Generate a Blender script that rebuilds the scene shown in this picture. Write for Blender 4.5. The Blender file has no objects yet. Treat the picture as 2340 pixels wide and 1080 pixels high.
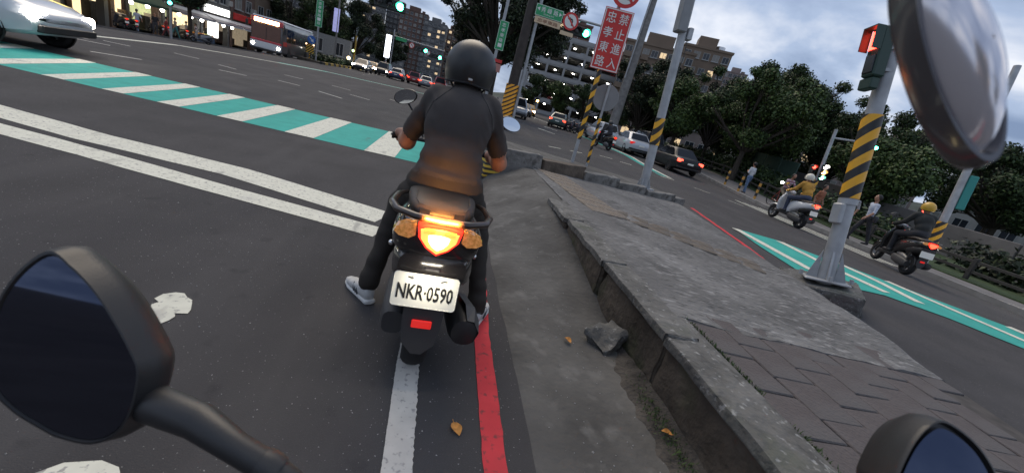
import bpy, math, random
import numpy as np
from mathutils import Vector, Matrix, noise
from mathutils.bvhtree import BVHTree
random.seed(7); rng = np.random.default_rng(7)
PI = math.pi; R = math.radians
scene = bpy.context.scene
COL = scene.collection

# ------------------------------------------------------------------ camera
cam_d = bpy.data.cameras.new('camera'); cam = bpy.data.objects.new('camera', cam_d); COL.objects.link(cam)
cam_d.sensor_width = 36.0; cam_d.lens = 36.0*900/2340; cam_d.clip_start = 0.02; cam_d.clip_end = 3000
cam_d.dof.use_dof = True; cam_d.dof.focus_distance = 4.5; cam_d.dof.aperture_fstop = 4.0
ROLL, PITCH, YAW, EYE = 0.26371, 0.32229, 0.2236, 1.38
_f = Vector((math.sin(YAW)*math.cos(PITCH), math.cos(YAW)*math.cos(PITCH), -math.sin(PITCH)))
_r0 = Vector((math.cos(YAW), -math.sin(YAW), 0)); _u0 = _r0.cross(_f)
_r = _r0*math.cos(ROLL)+_u0*math.sin(ROLL); _u = -_r0*math.sin(ROLL)+_u0*math.cos(ROLL)
cam.matrix_world = Matrix(((_r.x,_u.x,-_f.x,0),(_r.y,_u.y,-_f.y,0),(_r.z,_u.z,-_f.z,EYE),(0,0,0,1)))
scene.camera = cam

# ------------------------------------------------------------------ world: heavy evening cloud over a low sun
SUN_EL, SUN_AZ = R(48), R(-6)
world = bpy.data.worlds.new('World'); scene.world = world; world.use_nodes = True
nt = world.node_tree; nt.nodes.clear()
def N(t, **kw):
    n = nt.nodes.new(t)
    for k, v in kw.items(): setattr(n, k, v)
    return n
L = lambda a, b: nt.links.new(a, b)
out = N('ShaderNodeOutputWorld'); bg1 = N('ShaderNodeBackground'); bg2 = N('ShaderNodeBackground'); mx = N('ShaderNodeMixShader')
sky = N('ShaderNodeTexSky'); sky.sky_type = 'NISHITA'; sky.sun_disc = False
sky.sun_elevation = SUN_EL; sky.sun_rotation = SUN_AZ
L(sky.outputs[0], bg1.inputs[0]); bg1.inputs[1].default_value = 0.07
tc = N('ShaderNodeTexCoord'); sep = N('ShaderNodeSeparateXYZ'); L(tc.outputs['Generated'], sep.inputs[0])
az = N('ShaderNodeMath', operation='ABSOLUTE'); L(sep.outputs[2], az.inputs[0])
ad = N('ShaderNodeMath', operation='ADD'); L(az.outputs[0], ad.inputs[0]); ad.inputs[1].default_value = 0.22
dx = N('ShaderNodeMath', operation='DIVIDE'); L(sep.outputs[0], dx.inputs[0]); L(ad.outputs[0], dx.inputs[1])
dy = N('ShaderNodeMath', operation='DIVIDE'); L(sep.outputs[1], dy.inputs[0]); L(ad.outputs[0], dy.inputs[1])
cmb = N('ShaderNodeCombineXYZ'); L(dx.outputs[0], cmb.inputs[0]); L(dy.outputs[0], cmb.inputs[1])
no = N('ShaderNodeTexNoise'); no.inputs['Scale'].default_value = 1.25; no.inputs['Detail'].default_value = 7; no.inputs['Roughness'].default_value = 0.52; no.inputs['Distortion'].default_value = 0.35
L(cmb.outputs[0], no.inputs['Vector'])
rp = N('ShaderNodeValToRGB'); L(no.outputs['Fac'], rp.inputs[0])
e = rp.color_ramp.elements
e[0].position = 0.37; e[0].color = (0.18, 0.245, 0.39, 1)
e[1].position = 0.63; e[1].color = (0.80, 0.82, 0.88, 1)
m_ = rp.color_ramp.elements.new(0.50); m_.color = (0.37, 0.455, 0.62, 1)
gr = N('ShaderNodeMapRange'); L(az.outputs[0], gr.inputs[0]); gr.inputs[1].default_value = 0; gr.inputs[2].default_value = 1; gr.inputs[3].default_value = 1.0; gr.inputs[4].default_value = 1.05
L(rp.outputs[0], bg2.inputs[0]); L(gr.outputs[0], bg2.inputs[1])
mx.inputs[0].default_value = 0.88
L(bg1.outputs[0], mx.inputs[1]); L(bg2.outputs[0], mx.inputs[2]); L(mx.outputs[0], out.inputs[0])
sun_d = bpy.data.lights.new('sun', 'SUN'); sun_d.energy = 1.45; sun_d.angle = R(40); sun_d.color = (1.0, 0.84, 0.64)
sun = bpy.data.objects.new('sun', sun_d); COL.objects.link(sun)
_sd = Vector((math.sin(SUN_AZ)*math.cos(SUN_EL), math.cos(SUN_AZ)*math.cos(SUN_EL), math.sin(SUN_EL)))
sun.rotation_euler = _sd.to_track_quat('Z', 'Y').to_euler()
scene.view_settings.view_transform = 'Standard'; scene.view_settings.look = 'None'
scene.view_settings.exposure = 0.30; scene.view_settings.gamma = 1.0; scene.view_settings.use_curve_mapping = False
scene.render.engine = 'CYCLES'
scene.cycles.use_denoising = True
scene.cycles.sample_clamp_indirect = 4.0
scene.cycles.max_bounces = 6

# ------------------------------------------------------------------ helpers
MATS = {}
def M(name, col, rough=0.6, metal=0.0, var=0.0, scale=6.0, bump=0.0, bscale=60.0, emit=0.0, ecol=None, coat=0.0, spec=0.5, detail=6):
    if name in MATS: return MATS[name]
    m = bpy.data.materials.new(name); m.use_nodes = True; MATS[name] = m
    t = m.node_tree; b = t.nodes['Principled BSDF']
    b.inputs['Base Color'].default_value = (*col, 1); b.inputs['Roughness'].default_value = rough
    b.inputs['Metallic'].default_value = metal; b.inputs['Specular IOR Level'].default_value = spec
    b.inputs['Coat Weight'].default_value = coat
    if emit: b.inputs['Emission Color'].default_value = (*(ecol or col), 1); b.inputs['Emission Strength'].default_value = emit
    if var or bump:
        tc = t.nodes.new('ShaderNodeTexCoord')
    if var:
        n = t.nodes.new('ShaderNodeTexNoise'); n.inputs['Scale'].default_value = scale; n.inputs['Detail'].default_value = detail
        t.links.new(tc.outputs['Object'], n.inputs['Vector'])
        r = t.nodes.new('ShaderNodeValToRGB'); t.links.new(n.outputs['Fac'], r.inputs[0])
        r.color_ramp.elements[0].position = .3; r.color_ramp.elements[1].position = .7
        r.color_ramp.elements[0].color = (*[max(0, c*(1-var)) for c in col], 1)
        r.color_ramp.elements[1].color = (*[min(1, c*(1+var)) for c in col], 1)
        t.links.new(r.outputs[0], b.inputs['Base Color'])
    if bump:
        n2 = t.nodes.new('ShaderNodeTexNoise'); n2.inputs['Scale'].default_value = bscale; n2.inputs['Detail'].default_value = 4
        t.links.new(tc.outputs['Object'], n2.inputs['Vector'])
        bp = t.nodes.new('ShaderNodeBump'); bp.inputs['Strength'].default_value = bump; bp.inputs['Distance'].default_value = 0.02
        t.links.new(n2.outputs['Fac'], bp.inputs['Height']); t.links.new(bp.outputs[0], b.inputs['Normal'])
    return m

def noise_layer(m, scale, lo, hi, col, vec_scale=(1,1,1), detail=6, base=None, fac=1.0):
    """mix COL over the base colour where noise lies above lo..hi"""
    t = m.node_tree; b = t.nodes['Principled BSDF']
    tc = t.nodes.new('ShaderNodeTexCoord'); mp = t.nodes.new('ShaderNodeMapping'); mp.inputs['Scale'].default_value = vec_scale
    t.links.new(tc.outputs['Object'], mp.inputs[0])
    n = t.nodes.new('ShaderNodeTexNoise'); n.inputs['Scale'].default_value = scale; n.inputs['Detail'].default_value = detail
    t.links.new(mp.outputs[0], n.inputs['Vector'])
    r = t.nodes.new('ShaderNodeMapRange'); r.inputs[1].default_value = lo; r.inputs[2].default_value = hi; r.inputs[4].default_value = fac
    t.links.new(n.outputs['Fac'], r.inputs[0])
    mix = t.nodes.new('ShaderNodeMix'); mix.data_type = 'RGBA'
    t.links.new(r.outputs[0], mix.inputs[0])
    src = b.inputs['Base Color']
    if src.is_linked: t.links.new(src.links[0].from_socket, mix.inputs[6])
    else: mix.inputs[6].default_value = src.default_value
    mix.inputs[7].default_value = (*col, 1)
    t.links.new(mix.outputs[2], b.inputs['Base Color'])

def stripe_mat(name, c1, c2, period, slope, duty=.5, emit=0.0, rough=.45):
    """diagonal warning stripes printed on a sleeve or plate"""
    if name in MATS: return MATS[name]
    m = M(name, c1, rough); t = m.node_tree; b = t.nodes['Principled BSDF']
    tc = t.nodes.new('ShaderNodeTexCoord'); s = t.nodes.new('ShaderNodeSeparateXYZ'); t.links.new(tc.outputs['Object'], s.inputs[0])
    a = t.nodes.new('ShaderNodeMath'); a.operation = 'MULTIPLY_ADD'; t.links.new(s.outputs[0], a.inputs[0]); a.inputs[1].default_value = slope; t.links.new(s.outputs[2], a.inputs[2])
    d = t.nodes.new('ShaderNodeMath'); d.operation = 'DIVIDE'; t.links.new(a.outputs[0], d.inputs[0]); d.inputs[1].default_value = period
    f = t.nodes.new('ShaderNodeMath'); f.operation = 'FRACT'; t.links.new(d.outputs[0], f.inputs[0])
    g = t.nodes.new('ShaderNodeMath'); g.operation = 'GREATER_THAN'; t.links.new(f.outputs[0], g.inputs[0]); g.inputs[1].default_value = duty
    mix = t.nodes.new('ShaderNodeMix'); mix.data_type = 'RGBA'; t.links.new(g.outputs[0], mix.inputs[0])
    mix.inputs[6].default_value = (*c1, 1); mix.inputs[7].default_value = (*c2, 1)
    t.links.new(mix.outputs[2], b.inputs['Base Color'])
    noise_layer(m, 9, .55, .85, (.12, .09, .06), fac=.5)
    return m

def tag(o, label=None, cat=None, group=None, kind=None):
    if label: o['label'] = label
    if cat: o['category'] = cat
    if group: o['group'] = group
    if kind: o['kind'] = kind
    return o
def empty(name, loc=(0,0,0), rz=0, label=None, cat=None, group=None, scale=None):
    o = bpy.data.objects.new(name, None); COL.objects.link(o); o.location = loc; o.rotation_euler = (0, 0, rz)
    if scale: o.scale = (scale,)*3 if not isinstance(scale, tuple) else scale
    o.empty_display_size = .1
    return tag(o, label, cat, group)
def link(name, me, parent=None, loc=None, rot=None, scale=None):
    o = bpy.data.objects.new(name, me); COL.objects.link(o)
    if parent is not None: o.parent = parent
    if loc is not None: o.location = loc
    if rot is not None: o.rotation_euler = rot
    if scale is not None: o.scale = scale
    return o
def copy_tree(o, parent=None):
    c = o.copy(); COL.objects.link(c); c.parent = parent
    for ch in list(o.children): copy_tree(ch, c)
    return c

class MB:
    def __init__(s): s.v = []; s.f = []; s.m = []; s.cur = 0
    def add(s, vs, fs, mi=None):
        b = len(s.v); s.v += [tuple(v) for v in vs]
        for f in fs: s.f.append(tuple(i+b for i in f)); s.m.append(s.cur if mi is None else mi)
        return s
    def mat(s, i): s.cur = i; return s
    def box(s, lo, hi, rot=None, org=None, mi=None, bev=0.0):
        lo = list(lo); hi = list(hi)
        if bev:
            return s.bbox(lo, hi, bev, rot, org, mi)
        x0,y0,z0 = lo; x1,y1,z1 = hi
        vs = [(x0,y0,z0),(x1,y0,z0),(x1,y1,z0),(x0,y1,z0),(x0,y0,z1),(x1,y0,z1),(x1,y1,z1),(x0,y1,z1)]
        vs = s._rot(vs, rot, org, lo, hi)
        return s.add(vs, [(0,3,2,1),(4,5,6,7),(0,1,5,4),(1,2,6,5),(2,3,7,6),(3,0,4,7)], mi)
    def _rot(s, vs, rot, org, lo, hi):
        if rot is None: return vs
        o = Vector(org) if org is not None else (Vector(lo)+Vector(hi))/2
        from mathutils import Euler
        mtx = Euler(rot).to_matrix()
        return [tuple(mtx @ (Vector(v)-o) + o) for v in vs]
    def bbox(s, lo, hi, b, rot=None, org=None, mi=None):
        # box with chamfered vertical and horizontal edges: 24 verts
        x0,y0,z0 = lo; x1,y1,z1 = hi
        vs = []
        for z, k in ((z0, b), (z0+b, 0), (z1-b, 0), (z1, b)):
            a0, a1, c0, c1 = x0+k, x1-k, y0+k, y1-k; q = b
            vs += [(a0+q,c0,z),(a1-q,c0,z),(a1,c0+q,z),(a1,c1-q,z),(a1-q,c1,z),(a0+q,c1,z),(a0,c1-q,z),(a0,c0+q,z)]
        vs = s._rot(vs, rot, org, lo, hi)
        fs = [tuple(range(7,-1,-1)), tuple(range(24,32))]
        for r in range(3):
            for i in range(8):
                j = (i+1) % 8; fs.append((r*8+i, r*8+j, r*8+8+j, r*8+8+i))
        return s.add(vs, fs, mi)
    def tube(s, path, rad, n=8, cap=True, mi=None, closed=False, flat=1.0):
        P = [Vector(p) for p in path]; k = len(P)
        rad = [rad]*k if not hasattr(rad, '__len__') else rad
        T = []
        for i in range(k):
            a = P[(i-1) % k if closed else max(i-1,0)]; b = P[(i+1) % k if closed else min(i+1,k-1)]
            t = (b-a); T.append(t.normalized() if t.length > 1e-9 else Vector((0,0,1)))
        up = Vector((0,0,1)) if abs(T[0].z) < .9 else Vector((1,0,0))
        u = T[0].cross(up).normalized(); vs = []
        for i in range(k):
            u = (u - T[i]*u.dot(T[i]))
            u = u.normalized() if u.length > 1e-6 else T[i].orthogonal().normalized()
            w = T[i].cross(u)
            for j in range(n):
                a = 2*PI*j/n
                vs.append(P[i] + (u*math.cos(a) + w*math.sin(a)*flat)*rad[i])
        fs = []
        for i in range(k if closed else k-1):
            i2 = (i+1) % k
            for j in range(n):
                j2 = (j+1) % n; fs.append((i*n+j, i*n+j2, i2*n+j2, i2*n+j))
        if cap and not closed:
            fs.append(tuple(range(n-1,-1,-1))); fs.append(tuple(range((k-1)*n, k*n)))
        return s.add(vs, fs, mi)
    def cyl(s, p0, p1, r0, r1=None, n=12, mi=None): return s.tube([p0, p1], [r0, r0 if r1 is None else r1], n, mi=mi)
    def lathe(s, prof, axis='Z', c=(0,0,0), n=24, mi=None, a0=0, a1=2*PI):
        full = abs(a1-a0-2*PI) < 1e-6; k = len(prof); vs = []; nn = n if full else n+1
        for j in range(nn):
            a = a0+(a1-a0)*j/n; ca, sa = math.cos(a), math.sin(a)
            for r, h in prof:
                if axis == 'Z': v = (r*ca, r*sa, h)
                elif axis == 'X': v = (h, r*ca, r*sa)
                else: v = (r*ca, h, r*sa)
                vs.append((v[0]+c[0], v[1]+c[1], v[2]+c[2]))
        fs = []
        for j in range(n if full else n):
            j2 = (j+1) % nn
            for i in range(k-1): fs.append((j*k+i, j2*k+i, j2*k+i+1, j*k+i+1))
        return s.add(vs, fs, mi)
    def loft(s, rings, cap=True, mi=None, closed=True):
        n = len(rings[0]); vs = [p for r in rings for p in r]; fs = []
        for i in range(len(rings)-1):
            for j in range(n if closed else n-1):
                j2 = (j+1) % n; fs.append((i*n+j, i*n+j2, (i+1)*n+j2, (i+1)*n+j))
        if cap: fs.append(tuple(range(n-1,-1,-1))); fs.append(tuple(range((len(rings)-1)*n, len(rings)*n)))
        return s.add(vs, fs, mi)
    def sell(s, secs, n=20, p=2.6, mi=None, cap=True):
        """superellipse sections along Y: (y, cx, cz, hw, hh[, p])"""
        rings = []
        for q in secs:
            y, cx, cz, hw, hh = q[:5]; e = 2.0/(q[5] if len(q) > 5 else p); r = []
            for j in range(n):
                a = 2*PI*j/n; ca, sa = math.cos(a), math.sin(a)
                r.append((cx+hw*math.copysign(abs(ca)**e, ca), y, cz+hh*math.copysign(abs(sa)**e, sa)))
            rings.append(r)
        return s.loft(rings, cap, mi)
    def prism(s, poly, d, axis='Y', off=0.0, mi=None, mi_side=None):
        """polygon (a,b) extruded by d along axis. Y: (x,z)  Z: (x,y)  X: (y,z)"""
        n = len(poly)
        if axis == 'Y': f = lambda a,b,t: (a,t,b)
        elif axis == 'Z': f = lambda a,b,t: (a,b,t)
        else: f = lambda a,b,t: (t,a,b)
        vs = [f(a,b,off) for a,b in poly]+[f(a,b,off+d) for a,b in poly]
        s.add(vs, [tuple(range(n)), tuple(range(2*n-1,n-1,-1))], mi)
        b0 = len(s.v)-2*n
        for i in range(n):
            j = (i+1) % n; s.f.append((b0+i, b0+n+i, b0+n+j, b0+j)); s.m.append(s.cur if mi_side is None and mi is None else (mi if mi_side is None else mi_side))
        return s
    def sphere(s, c, r, n=16, k=10, mi=None, zmin=-1.0, zmax=1.0):
        if not hasattr(r, '__len__'): r = (r,r,r)
        a0 = math.asin(max(-1,zmin)); a1 = math.asin(min(1,zmax)); rings = []
        for i in range(k+1):
            t = a0+(a1-a0)*i/k; cr = math.cos(t)
            rings.append([(c[0]+r[0]*cr*math.cos(2*PI*j/n), c[1]+r[1]*cr*math.sin(2*PI*j/n), c[2]+r[2]*math.sin(t)) for j in range(n)])
        return s.loft(rings, cap=True, mi=mi)
    def mesh(s, name, mats, smooth=False, fix=True):
        me = bpy.data.meshes.new(name); me.from_pydata(s.v, [], s.f)
        mats = mats if isinstance(mats, (list, tuple)) else [mats]
        for m in mats: me.materials.append(m)
        if len(mats) > 1: me.polygons.foreach_set('material_index', s.m)
        if fix:
            import bmesh
            bm = bmesh.new(); bm.from_mesh(me); bmesh.ops.recalc_face_normals(bm, faces=bm.faces); bm.to_mesh(me); bm.free()
        if smooth:
            me.polygons.foreach_set('use_smooth', [True]*len(me.polygons))
            try: me.set_sharp_from_angle(angle=R(40 if smooth is True else smooth))
            except Exception: pass
        me.update(); return me
    def build(s, name, mats, parent=None, loc=None, rot=None, smooth=False, fix=True):
        return link(name, s.mesh(name, mats, smooth, fix), parent, loc, rot)

def text_obj(name, body, mat, parent, loc, rot=(PI/2,0,0), w=None, h=None, depth=.001, bold=0.0, center=True):
    cu = bpy.data.curves.new(name, 'FONT'); cu.body = body; cu.size = 1; cu.extrude = 0; cu.offset = bold; cu.resolution_u = 2
    o = bpy.data.objects.new(name, cu); COL.objects.link(o)
    bpy.context.view_layer.update()
    me = bpy.data.meshes.new_from_object(o.evaluated_get(bpy.context.evaluated_depsgraph_get()))
    bpy.data.objects.remove(o)
    n = len(me.vertices)
    co = np.empty(n*3); me.vertices.foreach_get('co', co); co = co.reshape(-1,3)
    if n:
        lo, hi = co.min(0), co.max(0); sx = w/(hi[0]-lo[0]) if w else None; sy = h/(hi[1]-lo[1]) if h else None
        sx = sx or sy; sy = sy or sx
        co[:,:2] -= (lo[:2]+hi[:2])/2; co[:,0] *= sx; co[:,1] *= sy; co[:,2] = depth
        me.vertices.foreach_set('co', co.ravel())
    me.materials.clear(); me.materials.append(mat); me.name = name; me.update()
    return link(name, me, parent, loc, rot)

def ramp(t, a, b): t = (t-a)/(b-a); return 0.0 if t < 0 else (b-a if t > 1 else (b-a)*t)
def sm(a, b, t): t = min(1, max(0, (t-a)/(b-a))); return t*t*(3-2*t)
def gz(x, y):
    """the side streets fall away gently from the crossing"""
    return -0.10*ramp(-x, 13.5, 32) - 0.065*ramp(x, 9.5, 20)*sm(28, 14, y)
def sidez(x, y): return max(.07, .36-.065*(x-1.46))

# ------------------------------------------------------------------ SDF bodies -> one continuous surface (surface nets)
def body_mesh(name, prims, mats, vox=.02, k=.03, disp=None):
    """prims: ('c',p0,p1,r0,r1,reg) tapered capsule, ('e',centre,radii,tilt_x,reg) ellipsoid"""
    lo = np.array([1e9]*3); hi = -lo
    for p in prims:
        if p[0] == 'c':
            for q, r in ((p[1],p[3]),(p[2],p[4])): lo = np.minimum(lo, np.array(q)-r); hi = np.maximum(hi, np.array(q)+r)
        else:
            r = max(p[2]); lo = np.minimum(lo, np.array(p[1])-r); hi = np.maximum(hi, np.array(p[1])+r)
    lo -= 3*vox; hi += 3*vox; n = np.ceil((hi-lo)/vox).astype(int)+1
    ax = [np.arange(n[i])*vox+lo[i] for i in range(3)]
    D = np.full(n, 9.0, np.float32)
    def ev(p, X, Y, Z):
        if p[0] == 'c':
            a = np.array(p[1], float); b = np.array(p[2], float); d = b-a; L2 = max(1e-9, d@d)
            t = np.clip(((X-a[0])*d[0]+(Y-a[1])*d[1]+(Z-a[2])*d[2])/L2, 0, 1)
            q = np.sqrt((X-a[0]-t*d[0])**2+(Y-a[1]-t*d[1])**2+(Z-a[2]-t*d[2])**2)
            return q-(p[3]+(p[4]-p[3])*t)
        c, r, tl = p[1], p[2], p[3]
        y, z = Y-c[1], Z-c[2]; ct, st = math.cos(tl), math.sin(tl)
        y, z = y*ct+z*st, -y*st+z*ct; x = X-c[0]
        k0 = np.sqrt((x/r[0])**2+(y/r[1])**2+(z/r[2])**2)+1e-6; k1 = np.sqrt((x/r[0]**2)**2+(y/r[1]**2)**2+(z/r[2]**2)**2)+1e-6
        return k0*(k0-1)/k1
    for p in prims:
        # evaluate only near the primitive
        if p[0] == 'c':
            pl = np.minimum(np.array(p[1])-p[3], np.array(p[2])-p[4]); ph = np.maximum(np.array(p[1])+p[3], np.array(p[2])+p[4])
        else: r = max(p[2]); pl = np.array(p[1])-r; ph = np.array(p[1])+r
        m = k+3*vox
        i0 = np.maximum(0, ((pl-m-lo)/vox).astype(int)); i1 = np.minimum(n, ((ph+m-lo)/vox).astype(int)+2)
        sl = tuple(slice(i0[i], i1[i]) for i in range(3))
        X, Y, Z = np.meshgrid(ax[0][sl[0]], ax[1][sl[1]], ax[2][sl[2]], indexing='ij')
        d = ev(p, X, Y, Z).astype(np.float32); o = D[sl]
        h = np.clip(.5+.5*(o-d)/k, 0, 1)
        D[sl] = np.where(o > 8, d, o*(1-h)+d*h-k*h*(1-h))
    S = D < 0
    # cells crossing the surface
    c8 = [S[i:n[0]-1+i, j:n[1]-1+j, l:n[2]-1+l] for i in (0,1) for j in (0,1) for l in (0,1)]
    cnt = sum(c.astype(np.int8) for c in c8); act = (cnt > 0) & (cnt < 8)
    idx = np.full(act.shape, -1, np.int64); ids = np.argwhere(act); idx[act] = np.arange(len(ids))
    acc = np.zeros((len(ids),3)); num = np.zeros(len(ids))
    offs = [(i,j,l) for i in (0,1) for j in (0,1) for l in (0,1)]
    for a in range(8):
        for b in range(a+1, 8):
            oa, ob = np.array(offs[a]), np.array(offs[b])
            if abs(oa-ob).sum() != 1: continue
            da = D[tuple((ids+oa).T)]; db = D[tuple((ids+ob).T)]; cr = (da < 0) != (db < 0)
            t = da/(da-db+1e-12); acc[cr] += (ids+oa+(ob-oa)*t[:,None])[cr]; num[cr] += 1
    V = acc/num[:,None]*vox+lo
    F = []
    for axn in range(3):
        o = np.zeros(3, int); o[axn] = 1; u = np.zeros(3, int); u[(axn+1)%3] = 1; w = np.zeros(3, int); w[(axn+2)%3] = 1
        sh = [slice(0, n[i]-o[i]) for i in range(3)]; s0 = S[tuple(sh)]; s1 = S[tuple(slice(o[i], n[i]) for i in range(3))]
        e = np.argwhere(s0 != s1)
        e = e[(e[:,(axn+1)%3] > 0) & (e[:,(axn+2)%3] > 0)]
        e = e[(e[:,(axn+1)%3] < n[(axn+1)%3]-1) & (e[:,(axn+2)%3] < n[(axn+2)%3]-1)]
        q = np.stack([idx[tuple((e-u-w).T)], idx[tuple((e-w).T)], idx[tuple(e.T)], idx[tuple((e-u).T)]], 1)
        flip = ~S[tuple(e.T)]; q[flip] = q[flip][:, ::-1]; F.append(q)
    F = np.concatenate(F); F = F[(F >= 0).all(1)]
    best = np.full(len(V), 9.0); reg = np.zeros(len(V), int)
    for p in prims:
        d = ev(p, V[:,0], V[:,1], V[:,2]); b = d < best; best[b] = d[b]; reg[b] = p[-1]
    me = bpy.data.meshes.new(name); me.from_pydata(V.tolist(), [], F.tolist())
    for m in mats: me.materials.append(m)
    fr = np.sort(reg[F], 1)[:, 1]
    me.polygons.foreach_set('material_index', fr.astype(np.int32)); me.polygons.foreach_set('use_smooth', [True]*len(F))
    if disp:
        me.update(); NV_ = np.empty(len(V)*3); me.vertices.foreach_get('normal', NV_); NV_ = NV_.reshape(-1,3)
        A_ = np.array([disp(Vector(v), g) for v, g in zip(V, reg)]); V2 = V+NV_*A_[:,None]
        me.vertices.foreach_set('co', V2.ravel())
    me.update(); return me

# ================================================================== the setting
asph = M('asphalt', (.062,.0595,.061), .92, var=.16, scale=1.3, bump=.35, bscale=170, spec=.2)
noise_layer(asph, 260, .60, .74, (.15,.145,.14), detail=2, fac=.5)
noise_layer(asph, 90, .73, .76, (.36,.36,.35), detail=1)
noise_layer(asph, 1.6, .52, .72, (.088,.085,.085), vec_scale=(1.3,.10,1), fac=.55)
noise_layer(asph, 1.1, .55, .75, (.045,.044,.047), vec_scale=(1.0,.14,1), fac=.6)
noise_layer(asph, 6, .62, .74, (.040,.039,.041), detail=9, fac=.6)
noise_layer(asph, .35, .50, .72, (.046,.046,.051), fac=.75)
white_p = M('road_paint_white', (.66,.65,.55), .82, var=.08, scale=14, spec=.2)
noise_layer(white_p, 38, .585, .66, (.26,.25,.24), detail=9, fac=.85)
noise_layer(white_p, 7, .60, .72, (.33,.32,.29), vec_scale=(1,.35,1), detail=9, fac=.75)
noise_layer(white_p, 3.5, .58, .75, (.44,.43,.40), fac=.6)
edge_p = M('road_paint_old_white', (.52,.50,.46), .65, var=.10, scale=9)
noise_layer(edge_p, 40, .58, .68, (.22,.21,.21), detail=8, fac=.8)
teal_p = M('road_paint_teal', (.045,.36,.305), .82, var=.10, scale=4, spec=.2)
noise_layer(teal_p, 34, .60, .70, (.06,.19,.17), detail=9, fac=.75)
noise_layer(teal_p, 1.3, .52, .72, (.045,.29,.255), vec_scale=(1,.3,1), fac=.8)
noise_layer(teal_p, 3, .66, .76, (.09,.16,.15), vec_scale=(1,.35,1), detail=9, fac=.6)
red_p = M('road_paint_red', (.56,.050,.060), .82, spec=.2, var=.12, scale=6)
noise_layer(red_p, 28, .58, .68, (.17,.055,.055), detail=9, fac=.85)
noise_layer(red_p, 3, .55, .72, (.34,.045,.05), fac=.7)
conc = M('pavement_concrete', (.150,.148,.145), .92, spec=.25, var=.34, scale=2.2, bump=1.0, bscale=30)
noise_layer(conc, 14, .54, .70, (.31,.305,.30), vec_scale=(.55,1.6,1), detail=12, fac=.85)
noise_layer(conc, 22, .56, .66, (.06,.06,.06), vec_scale=(.5,1.6,1), detail=8, fac=.75)
noise_layer(conc, 1.1, .50, .70, (.095,.092,.09), fac=.75)
apron_m = M('apron_concrete', (.100,.097,.092), .92, spec=.25, var=.32, scale=2.6, bump=.6, bscale=22)
noise_layer(apron_m, 7, .56, .82, (.215,.21,.20), detail=10, fac=.7)
noise_layer(apron_m, .9, .48, .66, (.066,.063,.06), fac=.8)
wall_m = M('old_wall_concrete', (.085,.070,.056), .92, spec=.2, var=.42, scale=3.2, bump=1.0, bscale=16)
noise_layer(wall_m, 5, .56, .75, (.045,.042,.036), vec_scale=(1,1,.35), detail=9, fac=.85)
noise_layer(wall_m, 2.2, .52, .68, (.040,.056,.020), fac=.65)
top_m = M('kerb_top_concrete', (.115,.112,.105), .9, var=.32, scale=5, bump=1.0, bscale=20)
noise_layer(top_m, 12, .52, .70, (.055,.054,.05), detail=10, fac=.85)
noise_layer(top_m, 2.6, .55, .70, (.055,.068,.035), fac=.55)
noise_layer(top_m, 26, .60, .70, (.30,.30,.29), detail=8, fac=.8)
pav_m = M('paver_red_grey', (.088,.074,.072), .85, var=.22, scale=3.5, bump=.5, bscale=60)
noise_layer(pav_m, 1.4, .45, .68, (.080,.078,.078), fac=.9)
soil = M('soil', (.060,.053,.046), .95, var=.4, scale=9, bump=1.0, bscale=40)

def grid_axis(pts):
    a = []
    for i in range(len(pts)-1):
        s, e_, k = pts[i][0], pts[i+1][0], pts[i][1]; a += [s+(e_-s)*t/k for t in range(k)]
    return a+[pts[-1][0]]
gx = grid_axis([(-900,3),(-60,6),(-34,22),(-12,6),(9,32),(25,6),(60,3),(900,1)])
gy = grid_axis([(-60,2),(0,6),(12,18),(30,3),(60,3),(120,3),(1200,1)])
mb = MB(); nx = len(gx)
mb.v = [(x, y, gz(x, y)) for y in gy for x in gx]
mb.f = [(j*nx+i, j*nx+i+1, (j+1)*nx+i+1, (j+1)*nx+i) for j in range(len(gy)-1) for i in range(nx-1)]; mb.m = [0]*len(mb.f)
ground = tag(mb.build('road', asph, smooth=True), 'dark grey asphalt roadway of the crossing', kind='structure')

MARK = []
def sheet(name, polys, mat, h, edge=0.0, parent=None):
    mb = MB()
    for poly in polys:
        n = len(poly); mb.add([(x, y, gz(x, y)+h) for x, y in poly], [tuple(range(n))])
    o = mb.build(name, mat, fix=False)
    return o
def strip_poly(pts, w, h, jag=0.0, step=.25, jag_side=(1,1)):
    """a painted line as one ribbon following pts, with slightly ragged edges"""
    mb = MB(); P = [Vector((p[0], p[1], 0)) for p in pts]; S = []
    for a, b in zip(P, P[1:]):
        k = max(1, int((b-a).length/step)); S += [a.lerp(b, t/k) for t in range(k)]
    S.append(P[-1]); vs = []
    for i, p in enumerate(S):
        t = (S[min(i+1, len(S)-1)]-S[max(i-1, 0)]).normalized(); nn = Vector((-t.y, t.x, 0))
        ww = w if not hasattr(w, '__len__') else w[0]+(w[1]-w[0])*i/(len(S)-1)
        for sgn, js in ((1, jag_side[0]), (-1, jag_side[1])):
            q = p+nn*sgn*(ww/2+(random.random()-.5)*jag*js); vs.append((q.x, q.y, gz(q.x, q.y)+h))
    mb.add(vs, [(2*i, 2*i+1, 2*i+3, 2*i+2) for i in range(len(S)-1)])
    return mb
def marking(name, mb, mat, label): return tag(mb.build(name, mat, fix=False), label, 'road marking')

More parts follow.
